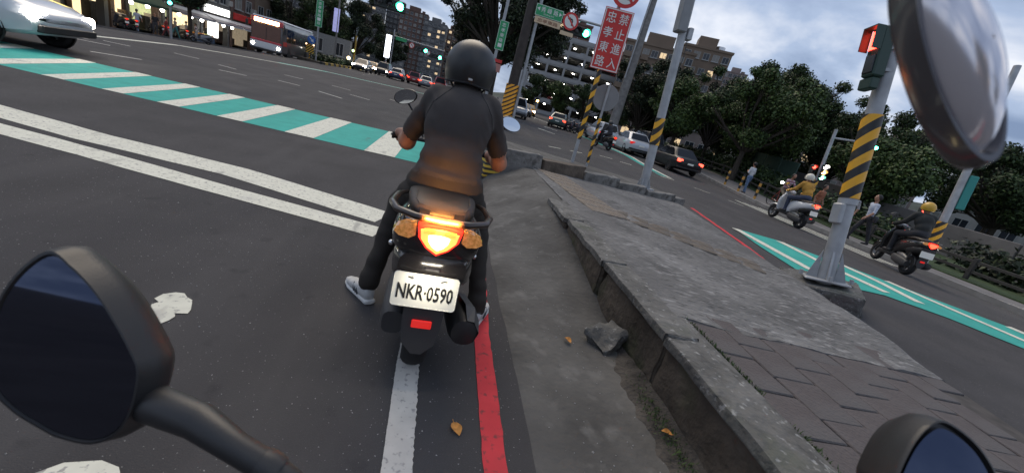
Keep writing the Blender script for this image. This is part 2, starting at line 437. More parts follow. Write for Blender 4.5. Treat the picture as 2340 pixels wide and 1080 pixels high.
# stop lines, lane edge line, red no-stopping line
marking('stop_line', strip_poly([(-9,5.95),(-3.39,4.57),(-2.0,4.37),(-.43,3.84)], .36, .004, .012), white_p, 'wide white stop line farther from the front scooter')
marking('stop_line', strip_poly([(-8.5,5.3),(-3.02,4.06),(-1.73,3.74),(-.41,3.43)], .25, .0042, .012), white_p, 'narrow white stop line nearer to the front scooter')
marking('lane_edge_line', strip_poly([(.07,-3),(.06,1.1),(.035,1.7),(.03,3.35)], .115, .004, .007, .015, (.3,1)), edge_p, 'worn off-white lane edge line running under the front scooter')
marking('red_kerb_line', strip_poly([(.44,-3),(.445,1.13),(.445,2.1),(.52,3.6),(.60,5.4),(.66,6.6)], .10, .0044, .006, .05), red_p, 'solid red no-stopping line beside the concrete apron')
# painted arrow, partly behind the own mirror
mb = MB(); arrow = [(-1.25,1.94),(-1.235,1.965),(-1.27,1.99),(-1.26,2.04),(-1.22,2.07),(-1.18,2.072),(-1.15,2.04),(-1.115,2.02),(-1.10,1.99),(-1.075,1.935),(-1.07,1.90),(-1.12,1.89),(-1.105,1.865),(-1.11,1.83),(-1.13,1.79),(-1.22,1.86)]
mb.add([(x, y, .004) for x, y in arrow], [tuple(range(len(arrow)))])
marking('lane_arrow', mb, white_p, 'white rounded piece of a lane arrow beside the near mirror')
mb = MB(); mb.add([(x, y, .004) for x, y in [(-1.05,.98),(-.95,1.07),(-.86,1.085),(-.80,1.065),(-.77,1.03),(-.80,.95),(-.95,.90)]], [tuple(range(7))])
marking('lane_arrow', mb, white_p, 'white patch of road marking below the near mirror')
# teal motorcycle crossing with white bars
mb = MB(); xs = list(np.linspace(-30, -.18, 60))
top = lambda x: 9.75+.02*x-.004*(x+3)**2*(x < -3)*.6
bot = lambda x: 6.84-.055*x if x > -8 else 7.28
for a, b in zip(xs, xs[1:]): mb.add([(a,bot(a),.004+gz(a,8)),(b,bot(b),.004+gz(b,8)),(b,top(b),.004+gz(b,8)),(a,top(a),.004+gz(a,8))], [(0,1,2,3)])
cw = marking('teal_crossing', mb, teal_p, 'teal painted crossing band in front of the stop lines')
for i, (xb, wb) in enumerate([(-1.0,.50),(-2.28,.44),(-3.32,.36),(-4.2,.30),(-4.96,.28),(-5.75,.28),(-6.6,.28),(-7.5,.3),(-8.4,.3),(-9.3,.3),(-10.2,.3),(-11.1,.3),(-12,.3)]):
    xt = xb-.02-.10*max(0, -xb-2); wt = wb*1.02
    mb = MB(); mb.add([(xb-wb/2,bot(xb)-.01,.008),(xb+wb/2,bot(xb)-.01,.008),(xt+wt/2,top(xt)+.02,.008),(xt-wt/2,top(xt)+.02,.008)], [(0,1,2,3)])
    mb.build('white_bar', white_p, cw, fix=False)
# teal crossing on the side road
UP = [(6.50,7.44),(7.45,7.15),(7.75,6.6),(8.11,6.16),(8.5,5.5),(9.6,3.9),(11.2,1.6),(12.4,.2)]
LW = [(6.47,7.38),(6.1,6.2),(5.83,4.95),(6.26,4.72),(7.16,4.66),(7.75,4.15),(9.2,1.4),(10.4,-.8)]
mb = MB(); vs = []; K, Q = 8, 8
for i in range(7*K+1):
    k, f = min(6, i//K), i/K-min(6, i//K)
    a_ = Vector(UP[k]).lerp(Vector(UP[k+1]), f); b_ = Vector(LW[k]).lerp(Vector(LW[k+1]), f)
    for q in range(Q+1):
        p = a_.lerp(b_, q/Q); vs.append((p.x, p.y, gz(p.x, p.y)+.010))
mb.add(vs, [(i*(Q+1)+q, i*(Q+1)+q+1, (i+1)*(Q+1)+q+1, (i+1)*(Q+1)+q) for i in range(7*K) for q in range(Q)])
cw2 = marking('teal_crossing', mb, teal_p, 'teal painted crossing on the side road behind the signal pole')
for a, b, c_, w in [((6.50,7.4),(6.32,5.3),(6.72,4.92),.20),((7.38,7.08),(7.30,5.9),(7.42,4.82),.20),((8.0,6.3),(8.02,5.4),(7.86,4.62),.18),((8.45,5.6),(8.6,4.4),(8.9,2.4),.16),((9.3,4.3),(9.6,2.6),(9.9,1.0),.2)]:
    mb = strip_poly([a, b, c_], w, .016, .01); mb.build('white_bar', white_p, cw2, fix=False)
marking('red_kerb_line', strip_poly([(6.35,8.9),(5.62,5.95),(5.06,4.2),(4.92,3.3),(4.66,2.5),(4.3,1.6)], .09, .0042, .02, .1), red_p, 'thin red line along the outer edge of the corner pavement')
# far zebra at the park side, thin bars
zb = empty('zebra_crossing', (0,0,0), 0, 'row of thin white crossing bars beside the park kerb', 'road marking')
for i in range(4):
    d = i*.42
    mb = strip_poly([(14.0-d, 15.2),(13.3-d, 11.6),(12.9-d,8.3)], .16, .004, .01, .8); mb.build('white_bar', white_p, zb, fix=False)
# edge lines and dashes further off
marking('edge_line', strip_poly([(-10.6,11),(-10.9,14.9),(-11.55,20),(-11.05,23.2),(-8.9,30.6),(-3.4,35.7),(1.5,39)], .20, .004, .02), white_p, 'long white edge line curving before the bus')
marking('teal_edge_band', strip_poly([(-10.1,26.9),(-8.65,30.9),(-3.3,36.0),(1.5,39.4)], .55, .003, .03), teal_p, 'teal band along the curved white edge line')
marking('edge_line', strip_poly([(9.6,15.6),(11.5,23.5),(11.9,35),(10.3,55)], .22, .004, .02), white_p, 'long white edge line beside the parked cars')
marking('teal_edge_band', strip_poly([(9.3,15.7),(11.15,23.5),(11.5,35)], .4, .003, .02), teal_p, 'teal band along the line beside the parked cars')
dl = empty('dashed_lane_line', (0,0,0), 0, 'dashed white lane line across the junction before the lamp post', 'road marking')
for a, b in [((4.2,16.2),(4.8,16.5)),((5.3,16.7),(5.95,17)),((7.2,18.1),(7.8,17.95)),((8.0,17.45),(8.5,17.25)),((9.0,15.4),(9.5,15.1)),((10.0,14.4),(10.5,14.0)),((10.9,13.4),(11.3,13.0))]:
    strip_poly([a, b], .12, .004, .01).build('dash', white_p, dl, fix=False)
dl = empty('dashed_guide_line', (0,0,0), 0, 'dashed white guide line left of the rider past the teal band', 'road marking')
for a, b in [((-8.2,11.2),(-7.7,12.0)),((-9.35,16.1),(-8.7,16.3)),((-7.9,15.9),(-7.3,15.8)),((-7.05,14.2),(-6.4,14.5)),((-5.9,15.6),(-5.2,15.6)),((-4.5,15.3),(-3.6,14.8)),((-2.8,20),(-2.0,19.6)),((-10.2,14.4),(-9.7,14.7)),((-9.9,13.1),(-9.4,13.5)),((-6.9,18.8),(-6.2,18.9)),((-5.2,19.5),(-4.4,19.4)),((-3.9,17.2),(-3.1,16.9))]:
    strip_poly([a, b], .09, .004, .01).build('dash', edge_p, dl, fix=False)
for (x, y, rz) in [(6.6,27.6,.35),(8.2,33,.3)]:
    mb = MB(); pts = [(-.08,-1.2),(.08,-1.2),(.08,.3),(.28,.3),(0,1.1),(-.28,.3),(-.08,.3)]
    mb.add([(a, b, 0) for a, b in pts], [(0,1,2,6),(3,4,5),(2,3,5,6)])
    o = mb.build('lane_arrow', white_p, loc=(x, y, .004+gz(x, y)), rot=(0,0,rz), fix=False)
    tag(o, 'white lane arrow on the road toward the van' if y < 30 else 'farther white lane arrow on the road toward the van', 'road marking')

# ---------------- concrete apron between the red line and the kerb wall
def apz(x, y):
    t = min(1, max(0, (x-.62)/(1.42-.62))); return .012+.345*sm(2.0, 4.7, y)*t**1.1*(1 if y < 4.7 else 1)+.006*noise.noise(Vector((x*4,y*4,0)))
mb = MB(); ys = np.linspace(-2, 6.75, 72); k = 14; vs = []
for y in ys:
    xl = .61+.02*noise.noise(Vector((0, y*3, 1)))+(.012 if y < 2 else 0)+(0.06*max(0,y-4.2))
    xr = 1.47 if y < 4.3 else 1.66
    for i in range(k+1):
        x = xl+(xr-xl)*i/k; z = apz(x, y) if i else .001
        vs.append((x, y, z))
mb.add(vs, [(j*(k+1)+i, j*(k+1)+i+1, (j+1)*(k+1)+i+1, (j+1)*(k+1)+i) for j in range(len(ys)-1) for i in range(k)])
apron = tag(mb.build('gutter_apron', apron_m, smooth=60, fix=False), 'stained concrete apron rising to the pavement', kind='structure')

# ---------------- corner pavement
RX = [(-2.5,3.2),(0,3.75),(2.15,4.23),(2.59,4.52),(3.25,4.74),(4.13,4.9),(5.96,5.5),(8.88,6.18),(10.4,6.4)]
def rx(y):
    for (a, xa), (b, xb) in zip(RX, RX[1:]):
        if y <= b: return xa+(xb-xa)*(y-a)/(b-a)
    return RX[-1][1]
def top_y(x): return 6.75+(x-1.12)*(8.58-6.75)/(5.85-1.12)
mb = MB(); NU, NV = 56, 90; vs = []
for j in range(NV+1):
    for i in range(NU+1):
        u, v = i/NU, j/NV
        y0 = 2.02+v*(6.9-2.02)
        xl = 1.60
        x = xl+(rx(y0)-xl)*u; y = 2.02+.05*noise.noise(Vector((x*2.1, 0, 3)))+v*(top_y(x)-2.02)
        z = sidez(x, y)+.012+.014*noise.noise(Vector((x*2.5, y*2.5, 0)))+.008*noise.noise(Vector((x*11, y*5, 2)))
        if i == NU: z -= .02
        vs.append((x, y, z))
w_ = NU+1
mb.add(vs, [(j*w_+i, j*w_+i+1, (j+1)*w_+i+1, (j+1)*w_+i) for j in range(NV) for i in range(NU)])
# outer skirt down to the road and a small front lip onto the pavers
b0 = len(mb.v); mb.v += [(vs[j*w_+NU][0]+.01, vs[j*w_+NU][1], -.02+gz(*vs[j*w_+NU][:2])) for j in range(NV+1)]
for j in range(NV): mb.f.append((j*w_+NU, (j+1)*w_+NU, b0+j+1, b0+j)); mb.m.append(0)
b0 = len(mb.v); mb.v += [(vs[i][0], vs[i][1]-.004, vs[i][2]-.10) for i in range(w_)]
for i in range(NU): mb.f.append((i, i+1, b0+i+1, b0+i)); mb.m.append(0)
sidewalk = tag(mb.build('sidewalk', conc, smooth=60, fix=False), 'rough grey concrete pavement on the corner', kind='structure')
# bed under the pavers
mb = MB(); A = [(1.5,-2.5),(3.2,-2.5),(3.75,0),(4.23,2.2),(1.5,2.2)]
mb.add([(x, y, sidez(x, y)-.006) for x, y in A]+[(x, y, -.05) for x, y in A], [(0,1,2,3,4),(1,0,5,6),(2,1,6,7),(3,2,7,8),(0,4,9,5),(4,3,8,9)])
mb.build('paver_bed', M('paver_joint_sand', (.062,.055,.050), .95, var=.3, scale=12), sidewalk)
tilt = math.atan(.065)
pm = []
for q in range(6):
    mb = MB(); t = .295/2
    mb.bbox((-t,-t,-.03),(t,t,.012),.006); pm.append(mb.mesh('paver', pav_m))
for i in range(10):
    for j in range(17):
        x = 1.86+i*.302; y = 2.16-j*.302-(.15 if i % 2 else 0)
        if x > rx(y)-.16 or y < -2.3: continue
        o = link('paver', random.choice(pm), sidewalk, (x, y, sidez(x, y)-.004+random.uniform(-.004,.004)), (random.gauss(0,.012), tilt+random.gauss(0,.012), random.gauss(0,.012)+random.choice((0,PI/2,PI))*0))
# tactile tiles with long bars
tact = M('tactile_ochre', (.215,.178,.140), .85, var=.30, scale=7, bump=.4); noise_layer(tact, 4, .50, .68, (.165,.155,.145), fac=.9)
mb = MB(); mb.bbox((-.145,-.145,-.01),(.145,.145,.008),.004)
for k in range(5): mb.box((-.12+k*.06-.014,-.14,.008),(-.12+k*.06+.014,.14,.012))
tmesh = mb.mesh('tactile_tile', tact)
def tile(x, y, rz, h=.014): link('tactile_tile', tmesh, sidewalk, (x, y, sidez(x, y)+h), (0, tilt, rz))
for k in range(8):
    for c in (0, 1):
        f = k/7; tile(1.86+.25*f+c*.295, 6.85-f*2.07+c*.036, .122)
for k in range(7):
    tile(2.43+k*.262, 4.86-.135*k, .122+PI/2-.6, .008); tile(2.565+k*.262, 5.122-.135*k, .122+PI/2-.6, .008)

# ---------------- kerb wall of separate stones along the apron
def rough_box(lo, hi, seed, amp, nseg=(3,5,3), ch=.02, cuts=2, fine=0.0):
    mb = MB(); nx, ny, nz = nseg
    import bmesh
    bm = bmesh.new(); bmesh.ops.create_cube(bm, size=1)
    bmesh.ops.bevel(bm, geom=bm.edges[:], offset=.06, segments=1, affect='EDGES')
    bmesh.ops.subdivide_edges(bm, edges=bm.edges[:], cuts=cuts, use_grid_fill=True)
    lo, hi = Vector(lo), Vector(hi); c = (lo+hi)/2; s = hi-lo
    m_ = min(s)
    for v in bm.verts:
        p = Vector((v.co.x*s.x, v.co.y*s.y, v.co.z*s.z))+c
        # keep the chamfer in metres
        for a in range(3):
            q = abs(v.co[a]);
            if .43 < q < .445: p[a] = c[a]+math.copysign(s[a]/2-ch, v.co[a])
        w = Vector((p.x*5+seed*7.1, p.y*5, p.z*5))
        p += Vector((noise.noise(w), noise.noise(w+Vector((9,0,0))), noise.noise(w+Vector((0,9,0)))))*amp
        if fine:
            w2 = w*4.2; p += Vector((noise.noise(w2), noise.noise(w2+Vector((9,0,0))), noise.noise(w2+Vector((0,9,0)))))*fine
            e_ = sum(1 for a in range(3) if abs(v.co[a]) > .40)
            if e_ >= 2: p += (c-p)*max(0, noise.noise(w*1.7+Vector((3,3,3))))*.10*Vector((1,.1,1)).length/1.4
        v.co = p
    me = bpy.data.meshes.new('stone'); bm.to_mesh(me); bm.free(); me.polygons.foreach_set('use_smooth', [True]*len(me.polygons))
    try: me.set_sharp_from_angle(angle=R(32))
    except Exception: pass
    return me
kw = empty('kerb_wall', (0,0,0), 0, 'low weathered concrete retaining kerb between apron and pavement', 'kerb wall')
yy = -2.4; si = 0
while yy < 4.5:
    l = random.uniform(.9, 1.15); y1 = min(yy+l, 4.62)
    xo = 1.40+.035*math.sin(yy*.9)
    me = rough_box((xo, yy+.006, -.05), (xo+.17, y1-.006, .338), si, .016, cuts=5, fine=.006)
    me.materials.append(wall_m); link('wall_block', me, kw)
    me = rough_box((xo-.025, yy+.004, .330), (xo+.20, y1-.004, .388), si+40, .011, ch=.014, cuts=6, fine=.005)
    me.materials.append(top_m); link('coping_stone', me, kw)
    yy = y1; si += 1
# concrete strip between coping and pavers
me = rough_box((1.60,-2.4,.2),(1.735,2.1,.362), 77, .010, cuts=8, fine=.006); me.materials.append(top_m); link('backing_strip', me, kw)
# broken slab leaning on the wall foot
me = rough_box((-.13,-.11,0),(.13,.11,.07), 5, .05, cuts=5, fine=.02); me.materials.append(top_m)
o = link('concrete_chunk', me, loc=(1.335,2.16,.02), rot=(R(6),R(-14),R(28))); tag(o, 'broken slab of grey concrete leaning at the kerb wall foot', 'rubble')
# dirt, moss and weeds at the wall foot
mb = MB(); vs = []; ys = np.linspace(-2, 2.3, 170)
for y in ys:
    wd = (.17+.07*noise.noise(Vector((1, y*3, 0)))+.035*noise.noise(Vector((4, y*13, 0))))*sm(2.35, 1.7, y)+.02
    for t in range(5):
        x = 1.43-wd*(1-t/4); vs.append((x, y, .016+.05*(t/4)**1.3*sm(2.3,1.6,y)+.012*noise.noise(Vector((x*14, y*14, 0)))-(.02 if t == 0 else 0)))
mb.add(vs, [(j*5+i, j*5+i+1, (j+1)*5+i+1, (j+1)*5+i) for j in range(len(ys)-1) for i in range(4)])
tag(mb.build('dirt', soil, smooth=80, fix=False), 'dark dirt gathered along the kerb wall foot', 'dirt', kind='stuff')
weed_m = M('weed_green', (.05,.085,.02), .7, var=.4, scale=30)
mb = MB()
for _ in range(900):
    s = random.random()
    if s < .62: y = random.choice((1.55,1.35,.9,1.25))+random.gauss(0,.14); x = 1.34+random.gauss(0,.035); z = .045
    else:
        y = random.uniform(.4,2.0); y = random.choice((1.72,1.43,1.05,.8,1.9,1.58))+random.gauss(0,.06); x = 1.74+random.gauss(0,.006); z = .352
    a = random.uniform(0,2*PI); h = random.uniform(.006,.028); w = random.uniform(.0015,.004); l = random.uniform(.2,1.1)
    d = Vector((math.cos(a), math.sin(a), 0)); q = Vector((-d.y, d.x, 0))*w; p = Vector((x, y, z))
    mb.add([p-q, p+q, p+d*h*l*.5+Vector((0,0,h*.7))+q*.7, p+d*h*l+Vector((0,0,h))], [(0,1,2,3)])
tag(mb.build('weeds', weed_m, fix=False), 'small green weeds and moss in the kerb joints', 'weeds', kind='stuff')
# grit scattered on asphalt
grit = M('grit', (.33,.32,.30), .8); mb = MB()
for _ in range(420):
    x, y = random.uniform(-2.2,1.3), random.uniform(.7,4.2)
    if random.random() < .35: x = random.gauss(1.05,.2)
    s = random.uniform(.0015,.005)*(1.5 if random.random() < .08 else 1); z = apz(x, y)+.001 if x > .62 else .001
    a = random.uniform(0,PI)
    mb.add([(x+s*math.cos(a),y+s*math.sin(a),z),(x-s*math.sin(a),y+s*math.cos(a),z),(x-s*.8*math.cos(a),y-s*math.sin(a),z),(x+s*math.sin(a),y-s*.7*math.cos(a),z),(x,y,z+s*.9)], [(0,1,4),(1,2,4),(2,3,4),(3,0,4)])
tag(mb.build('gravel', grit, fix=False), 'pale grit scattered over asphalt and apron', 'gravel', kind='stuff')
# fallen leaves
leaf_m = M('dry_leaf_orange', (.50,.22,.045), .7, var=.35, scale=40)
def dry_leaf(loc, rz, s, label, curl):
    mb = MB(); vs = []; prof = [(-1,.02),(-.8,.45),(-.4,.72),(0,.78),(.35,.66),(.7,.36),(1,.03)]
    for t, w in prof:
        for q in (-1, -.5, 0, .5, 1): vs.append((q*w*s*.8, t*s, s*curl*(abs(q)*w)**1.5+s*.08*math.sin(t*3)))
    mb.add(vs, [(j*5+i, j*5+i+1, (j+1)*5+i+1, (j+1)*5+i) for j in range(6) for i in range(4)])
    mb.tube([(0,-s,.0),(0,-s*1.35,.004)], s*.03, 5)
    o = mb.build('dry_leaf', leaf_m, loc=loc, rot=(0,0,rz), smooth=True, fix=False); tag(o, label, 'leaf')
dry_leaf((.285,1.325,.008), R(200), .038, 'orange dry leaf on asphalt between white and red lines', .35)
dry_leaf((1.02,2.10,.03), R(30), .03, 'curled brown dry leaf lying on the concrete apron', .8)
dry_leaf((1.33,1.36,.06), R(70), .028, 'brown dry leaf on the mossy dirt at the kerb wall', .6)

# ---------------- raised strip beyond the pavement, faced with broken kerb stones
kerb_y = M('kerb_paint_yellow', (.42,.28,.03), .7, var=.3, scale=8)
kb = M('kerb_block_grey', (.17,.165,.155), .9, var=.38, scale=4, bump=.8, bscale=18); noise_layer(kb, 6, .52, .68, (.055,.05,.045), fac=.8)
kd = M('kerb_block_brown', (.10,.08,.062), .9, var=.4, scale=5, bump=.8, bscale=20)
lowk = empty('broken_kerb', (0,0,0), 0, 'broken low kerb of concrete blocks along the far pavement edge', 'kerb')
a, b = Vector((1.02,6.80,0)), Vector((5.95,8.70,0)); d = (b-a).normalized(); n = Vector((-d.y, d.x, 0)); t = 0; i = 0; Lk = (b-a).length
while t < Lk-.1:
    l = random.uniform(.5,1.1); t1 = min(Lk, t+l); p = a+d*(t+t1)/2
    zt = .215-.022*t+random.uniform(-.02,.008); z0 = sidez(p.x, p.y)
    me = rough_box((-(t1-t)/2+.004,-.12,-.25),((t1-t)/2-.004,.10,zt), i+90, .016, ch=.014, cuts=4, fine=.010)
    me.materials.append(kd if i == 1 else kb)
    link('kerb_block', me, lowk, (p.x+n.x*.1, p.y+n.y*.1, z0+.02), (0,0,math.atan2(d.y,d.x)+random.gauss(0,.02)))
    t = t1; i += 1
# the strip itself
mb = MB(); F_ = [a+n*.15, b+n*.15, b+n*1.75+d*.2, a+n*1.75-d*.3]; T_ = [(p.x, p.y, sidez(p.x, p.y)+.18-.02*(p-a).dot(d)) for p in F_]
mb.add(T_+[(x, y, -.3) for x, y, z in T_], [(0,1,2,3),(0,4,5,1),(1,5,6,2),(2,6,7,3),(3,7,4,0)])
strip = tag(mb.build('traffic_island', apron_m), 'raised concrete strip carrying the sign posts', kind='structure')
def isl(x, y): q = Vector((x, y, 0)); return sidez(x, y)+.18-.02*(q-a).dot(d)
# striped kerb end
sm_kerb = stripe_mat('kerb_stripes', (.62,.42,.05), (.03,.03,.03), .085, 0.0)
mb = MB(); mb.bbox((-.16,-.12,0),(.16,.12,.42),.02); o = mb.build('kerb_end_block', sm_kerb, loc=(.86,6.86,.05), rot=(0,0,.35))
tag(o, 'yellow and black striped block at the kerb end beside the rider', 'kerb block')

# ---------------- park side: kerb, footway, lawn beyond the side road
u10 = Vector((math.sin(R(10)), math.cos(R(10)), 0)); k0 = Vector((16.0,20.2,0)); nR = Vector((u10.y, -u10.x, 0))
def pk(t, o): p = k0+u10*t+nR*o; return p.x, p.y
kerb_m = M('kerb_concrete', (.23,.225,.215), .88, var=.25, scale=3, bump=.4)
def ribbon(name, o0, o1, h, mat, label, t0=-34, t1=70, step=3, kind='structure', drop=.3):
    mb = MB(); vs = []; ts = np.arange(t0, t1+.1, step)
    for t in ts:
        for o, hh in ((o0,-drop),(o0,h),(o1,h),(o1,-drop)):
            x, y = pk(t, o); vs.append((x, y, gz(x, y)+hh))
    mb.add(vs, [(j*4+i, j*4+i+1, (j+1)*4+i+1, (j+1)*4+i) for j in range(len(ts)-1) for i in range(3)])
    o = mb.build(name, mat); tag(o, label, kind=kind); return o
ribbon('park_kerb', 0, .2, .14, kerb_m, 'grey kerb along the park side of the road')
ribbon('park_footway', .2, 3.2, .12, M('footway_paving', (.15,.14,.135), .88, var=.25, scale=2), 'dark paved footway on the park side')
lawn_m = M('lawn_green', (.030,.055,.018), .9, var=.45, scale=3, bump=.9, bscale=30)
ribbon('park_lawn', 3.2, 60, .16, lawn_m, 'dark green lawn and slope of the park')
# left footway under the shops
lf = MB(); vs = []
for y in np.arange(0, 100, 6.25):
    for x, h in ((-25.5,-.4),(-25.5,.15),(-30.2,.15),(-30.2,-.4)): vs.append((x, y, gz(x, y)+h))
lf.add(vs, [(j*4+i, j*4+i+1, (j+1)*4+i+1, (j+1)*4+i) for j in range(15) for i in range(3)])
tag(lf.build('shop_footway', M('footway_tiles', (.13,.12,.115), .85, var=.3, scale=3)), 'footway in front of the shops', kind='structure')
# hills far off
hm = M('hill_green', (.030,.042,.030), .95, var=.4, scale=.05)
mb = MB(); vs = []; NA = 90
for i in range(NA+1):
    az_ = R(-75+150*i/NA)
    h = 10+9*noise.noise(Vector((i*.12, 3, 0)))+3*noise.noise(Vector((i*.7, 0, 0)))
    for r, z in ((620,-4),(700,max(2,h*.75)),(790,max(3,h)),(1000,max(2,h*.8))): vs.append((r*math.sin(az_), r*math.cos(az_), z))
mb.add(vs, [(j*4+i, (j+1)*4+i, (j+1)*4+i+1, j*4+i+1) for j in range(NA) for i in range(3)])
tag(mb.build('hills', hm, smooth=80), 'dark wooded hills on the horizon', kind='structure')

# ================================================================== materials for vehicles and people
blk = M('black_plastic', (.018,.018,.019), .45, bump=.05, bscale=300)
blk_r = M('black_rubber', (.014,.014,.015), .85, var=.3, scale=20)
gloss_k = M('gloss_black_paint', (.020,.018,.018), .22, coat=.6, var=.3, scale=6)
dgrey = M('dark_grey_plastic', (.045,.045,.047), .55, bump=.05, bscale=200)
steel = M('steel', (.55,.55,.56), .35, 1.0)
galv = M('galvanised_steel', (.36,.37,.38), .55, .35, var=.16, scale=5, bump=.06)
alu = M('aluminium_dark', (.20,.20,.20), .45, .8, var=.2, scale=15)
chrome = M('chrome', (.75,.75,.76), .12, 1.0)
mirror_m = M('mirror_glass', (.62,.66,.72), .03, 1.0)
mirror_d = M('mirror_glass_dark_reflection', (.10,.11,.15), .03, 1.0)  # dark blue base stands in for the rider's jacket reflected in the glass
seat_m = M('seat_vinyl', (.030,.022,.017), .5, bump=.12, bscale=160)
rail_m = M('rail_brown_plastic', (.030,.018,.013), .3, coat=.3)
glass_m = M('car_glass', (.012,.014,.017), .10, 0, spec=.18)
tail_red = M('tail_lens_red', (.55,.01,.008), .2, emit=2.0, ecol=(1,.03,.015))
tail_hot = M('tail_lamp_lit', (1,.5,.2), .3, emit=1.5, ecol=(1.0,.40,.06))
tail_far = M('tail_lamp_far', (1,.15,.08), .3, emit=3.2, ecol=(1.0,.06,.025))
brake_far = M('brake_lamp_far', (1,.4,.25), .3, emit=4.5, ecol=(1.0,.045,.02))
head_far = M('head_lamp_far', (1,.95,.85), .3, emit=45, ecol=(1.0,.93,.82))
red_refl = M('reflector_red', (.85,.02,.02), .25, emit=.35, ecol=(1,.03,.02))
amber = M('indicator_amber', (.40,.20,.09), .15, emit=.20, ecol=(1,.42,.08), var=.8, scale=70, coat=.6)
plate_w = M('number_plate_white', (.80,.79,.70), .42)
ink = M('ink_black', (.012,.012,.012), .6)
skin = M('skin', (.34,.17,.11), .55, var=.1, scale=20)
hair_m = M('hair_black', (.012,.010,.009), .6)

def wheel(parent, y, z, r, w, rimmat, name='wheel', x=0.0, spokes=5):
    mb = MB(); h = w/2
    prof = [(r*.60,-h*.75),(r*.74,-h*.96),(r*.88,-h),(r*.96,-h*.72),(r,-h*.35),(r*1.005,0),(r,h*.35),(r*.96,h*.72),(r*.88,h),(r*.74,h*.96),(r*.60,h*.75),(r*.60,-h*.75)]
    mb.lathe(prof, 'X', (0,0,0), 30)
    t = mb.build(name, blk_r, parent, (x,y,z), smooth=50)
    mb = MB(); mb.lathe([(r*.62,-h*.62),(r*.58,-h*.55),(r*.54,-h*.3),(r*.54,h*.3),(r*.58,h*.55),(r*.62,h*.62),(r*.62,-h*.62)], 'X', n=28)
    mb.cyl((-h*.7,0,0),(h*.7,0,0),r*.16,n=14)
    for k in range(spokes):
        a = 2*PI*k/spokes; c, s = math.cos(a), math.sin(a)
        mb.tube([(0,c*r*.12,s*r*.12),(0,c*r*.57,s*r*.57)],[r*.10,r*.07],6)
    mb.build('rim', rimmat, t, smooth=40)
    return t

def plate(parent, loc, rx_, txt, w=.26, h=.14, name='number_plate', ft=True):
    mb = MB(); c = .014; pts = []
    for cx_, cz_, a0 in ((w/2-c,h/2-c,0),(-w/2+c,h/2-c,90),(-w/2+c,-h/2+c,180),(w/2-c,-h/2+c,270)):
        for k in range(5): a = R(a0+k*22.5); pts.append((cx_+c*math.cos(a), cz_+c*math.sin(a)))
    mb.prism(pts, .003, 'Y', -.0015)
    o = mb.build(name, plate_w, parent, loc, (rx_,0,0))
    if ft and txt:
        text_obj('lettering', txt, ink, o, (0,-.0025,-.006), (PI/2,0,0), w=w*.86, h=h*.46, bold=.022)
        # raised rim
        mb = MB(); q = [(a*.985, -.002, b*.975) for a, b in pts]; mb.tube(q, .0016, 5, closed=True); mb.build('rim', plate_w, o, smooth=True)
        for s in (-1, 1):
            mb = MB(); mb.lathe([(0,-.006),(.006,-.005),(.0075,-.002),(.0075,.0)], 'Y', (s*.058,-.002,h*.37), 10); mb.box((s*.058-.018 if s<0 else .062,-.0022,h*.37-.003),(s*.058-.006 if s<0 else .08,-.0016,h*.37+.003), mi=1)
            mb.build('bolt', [steel, ink], o)
    return o

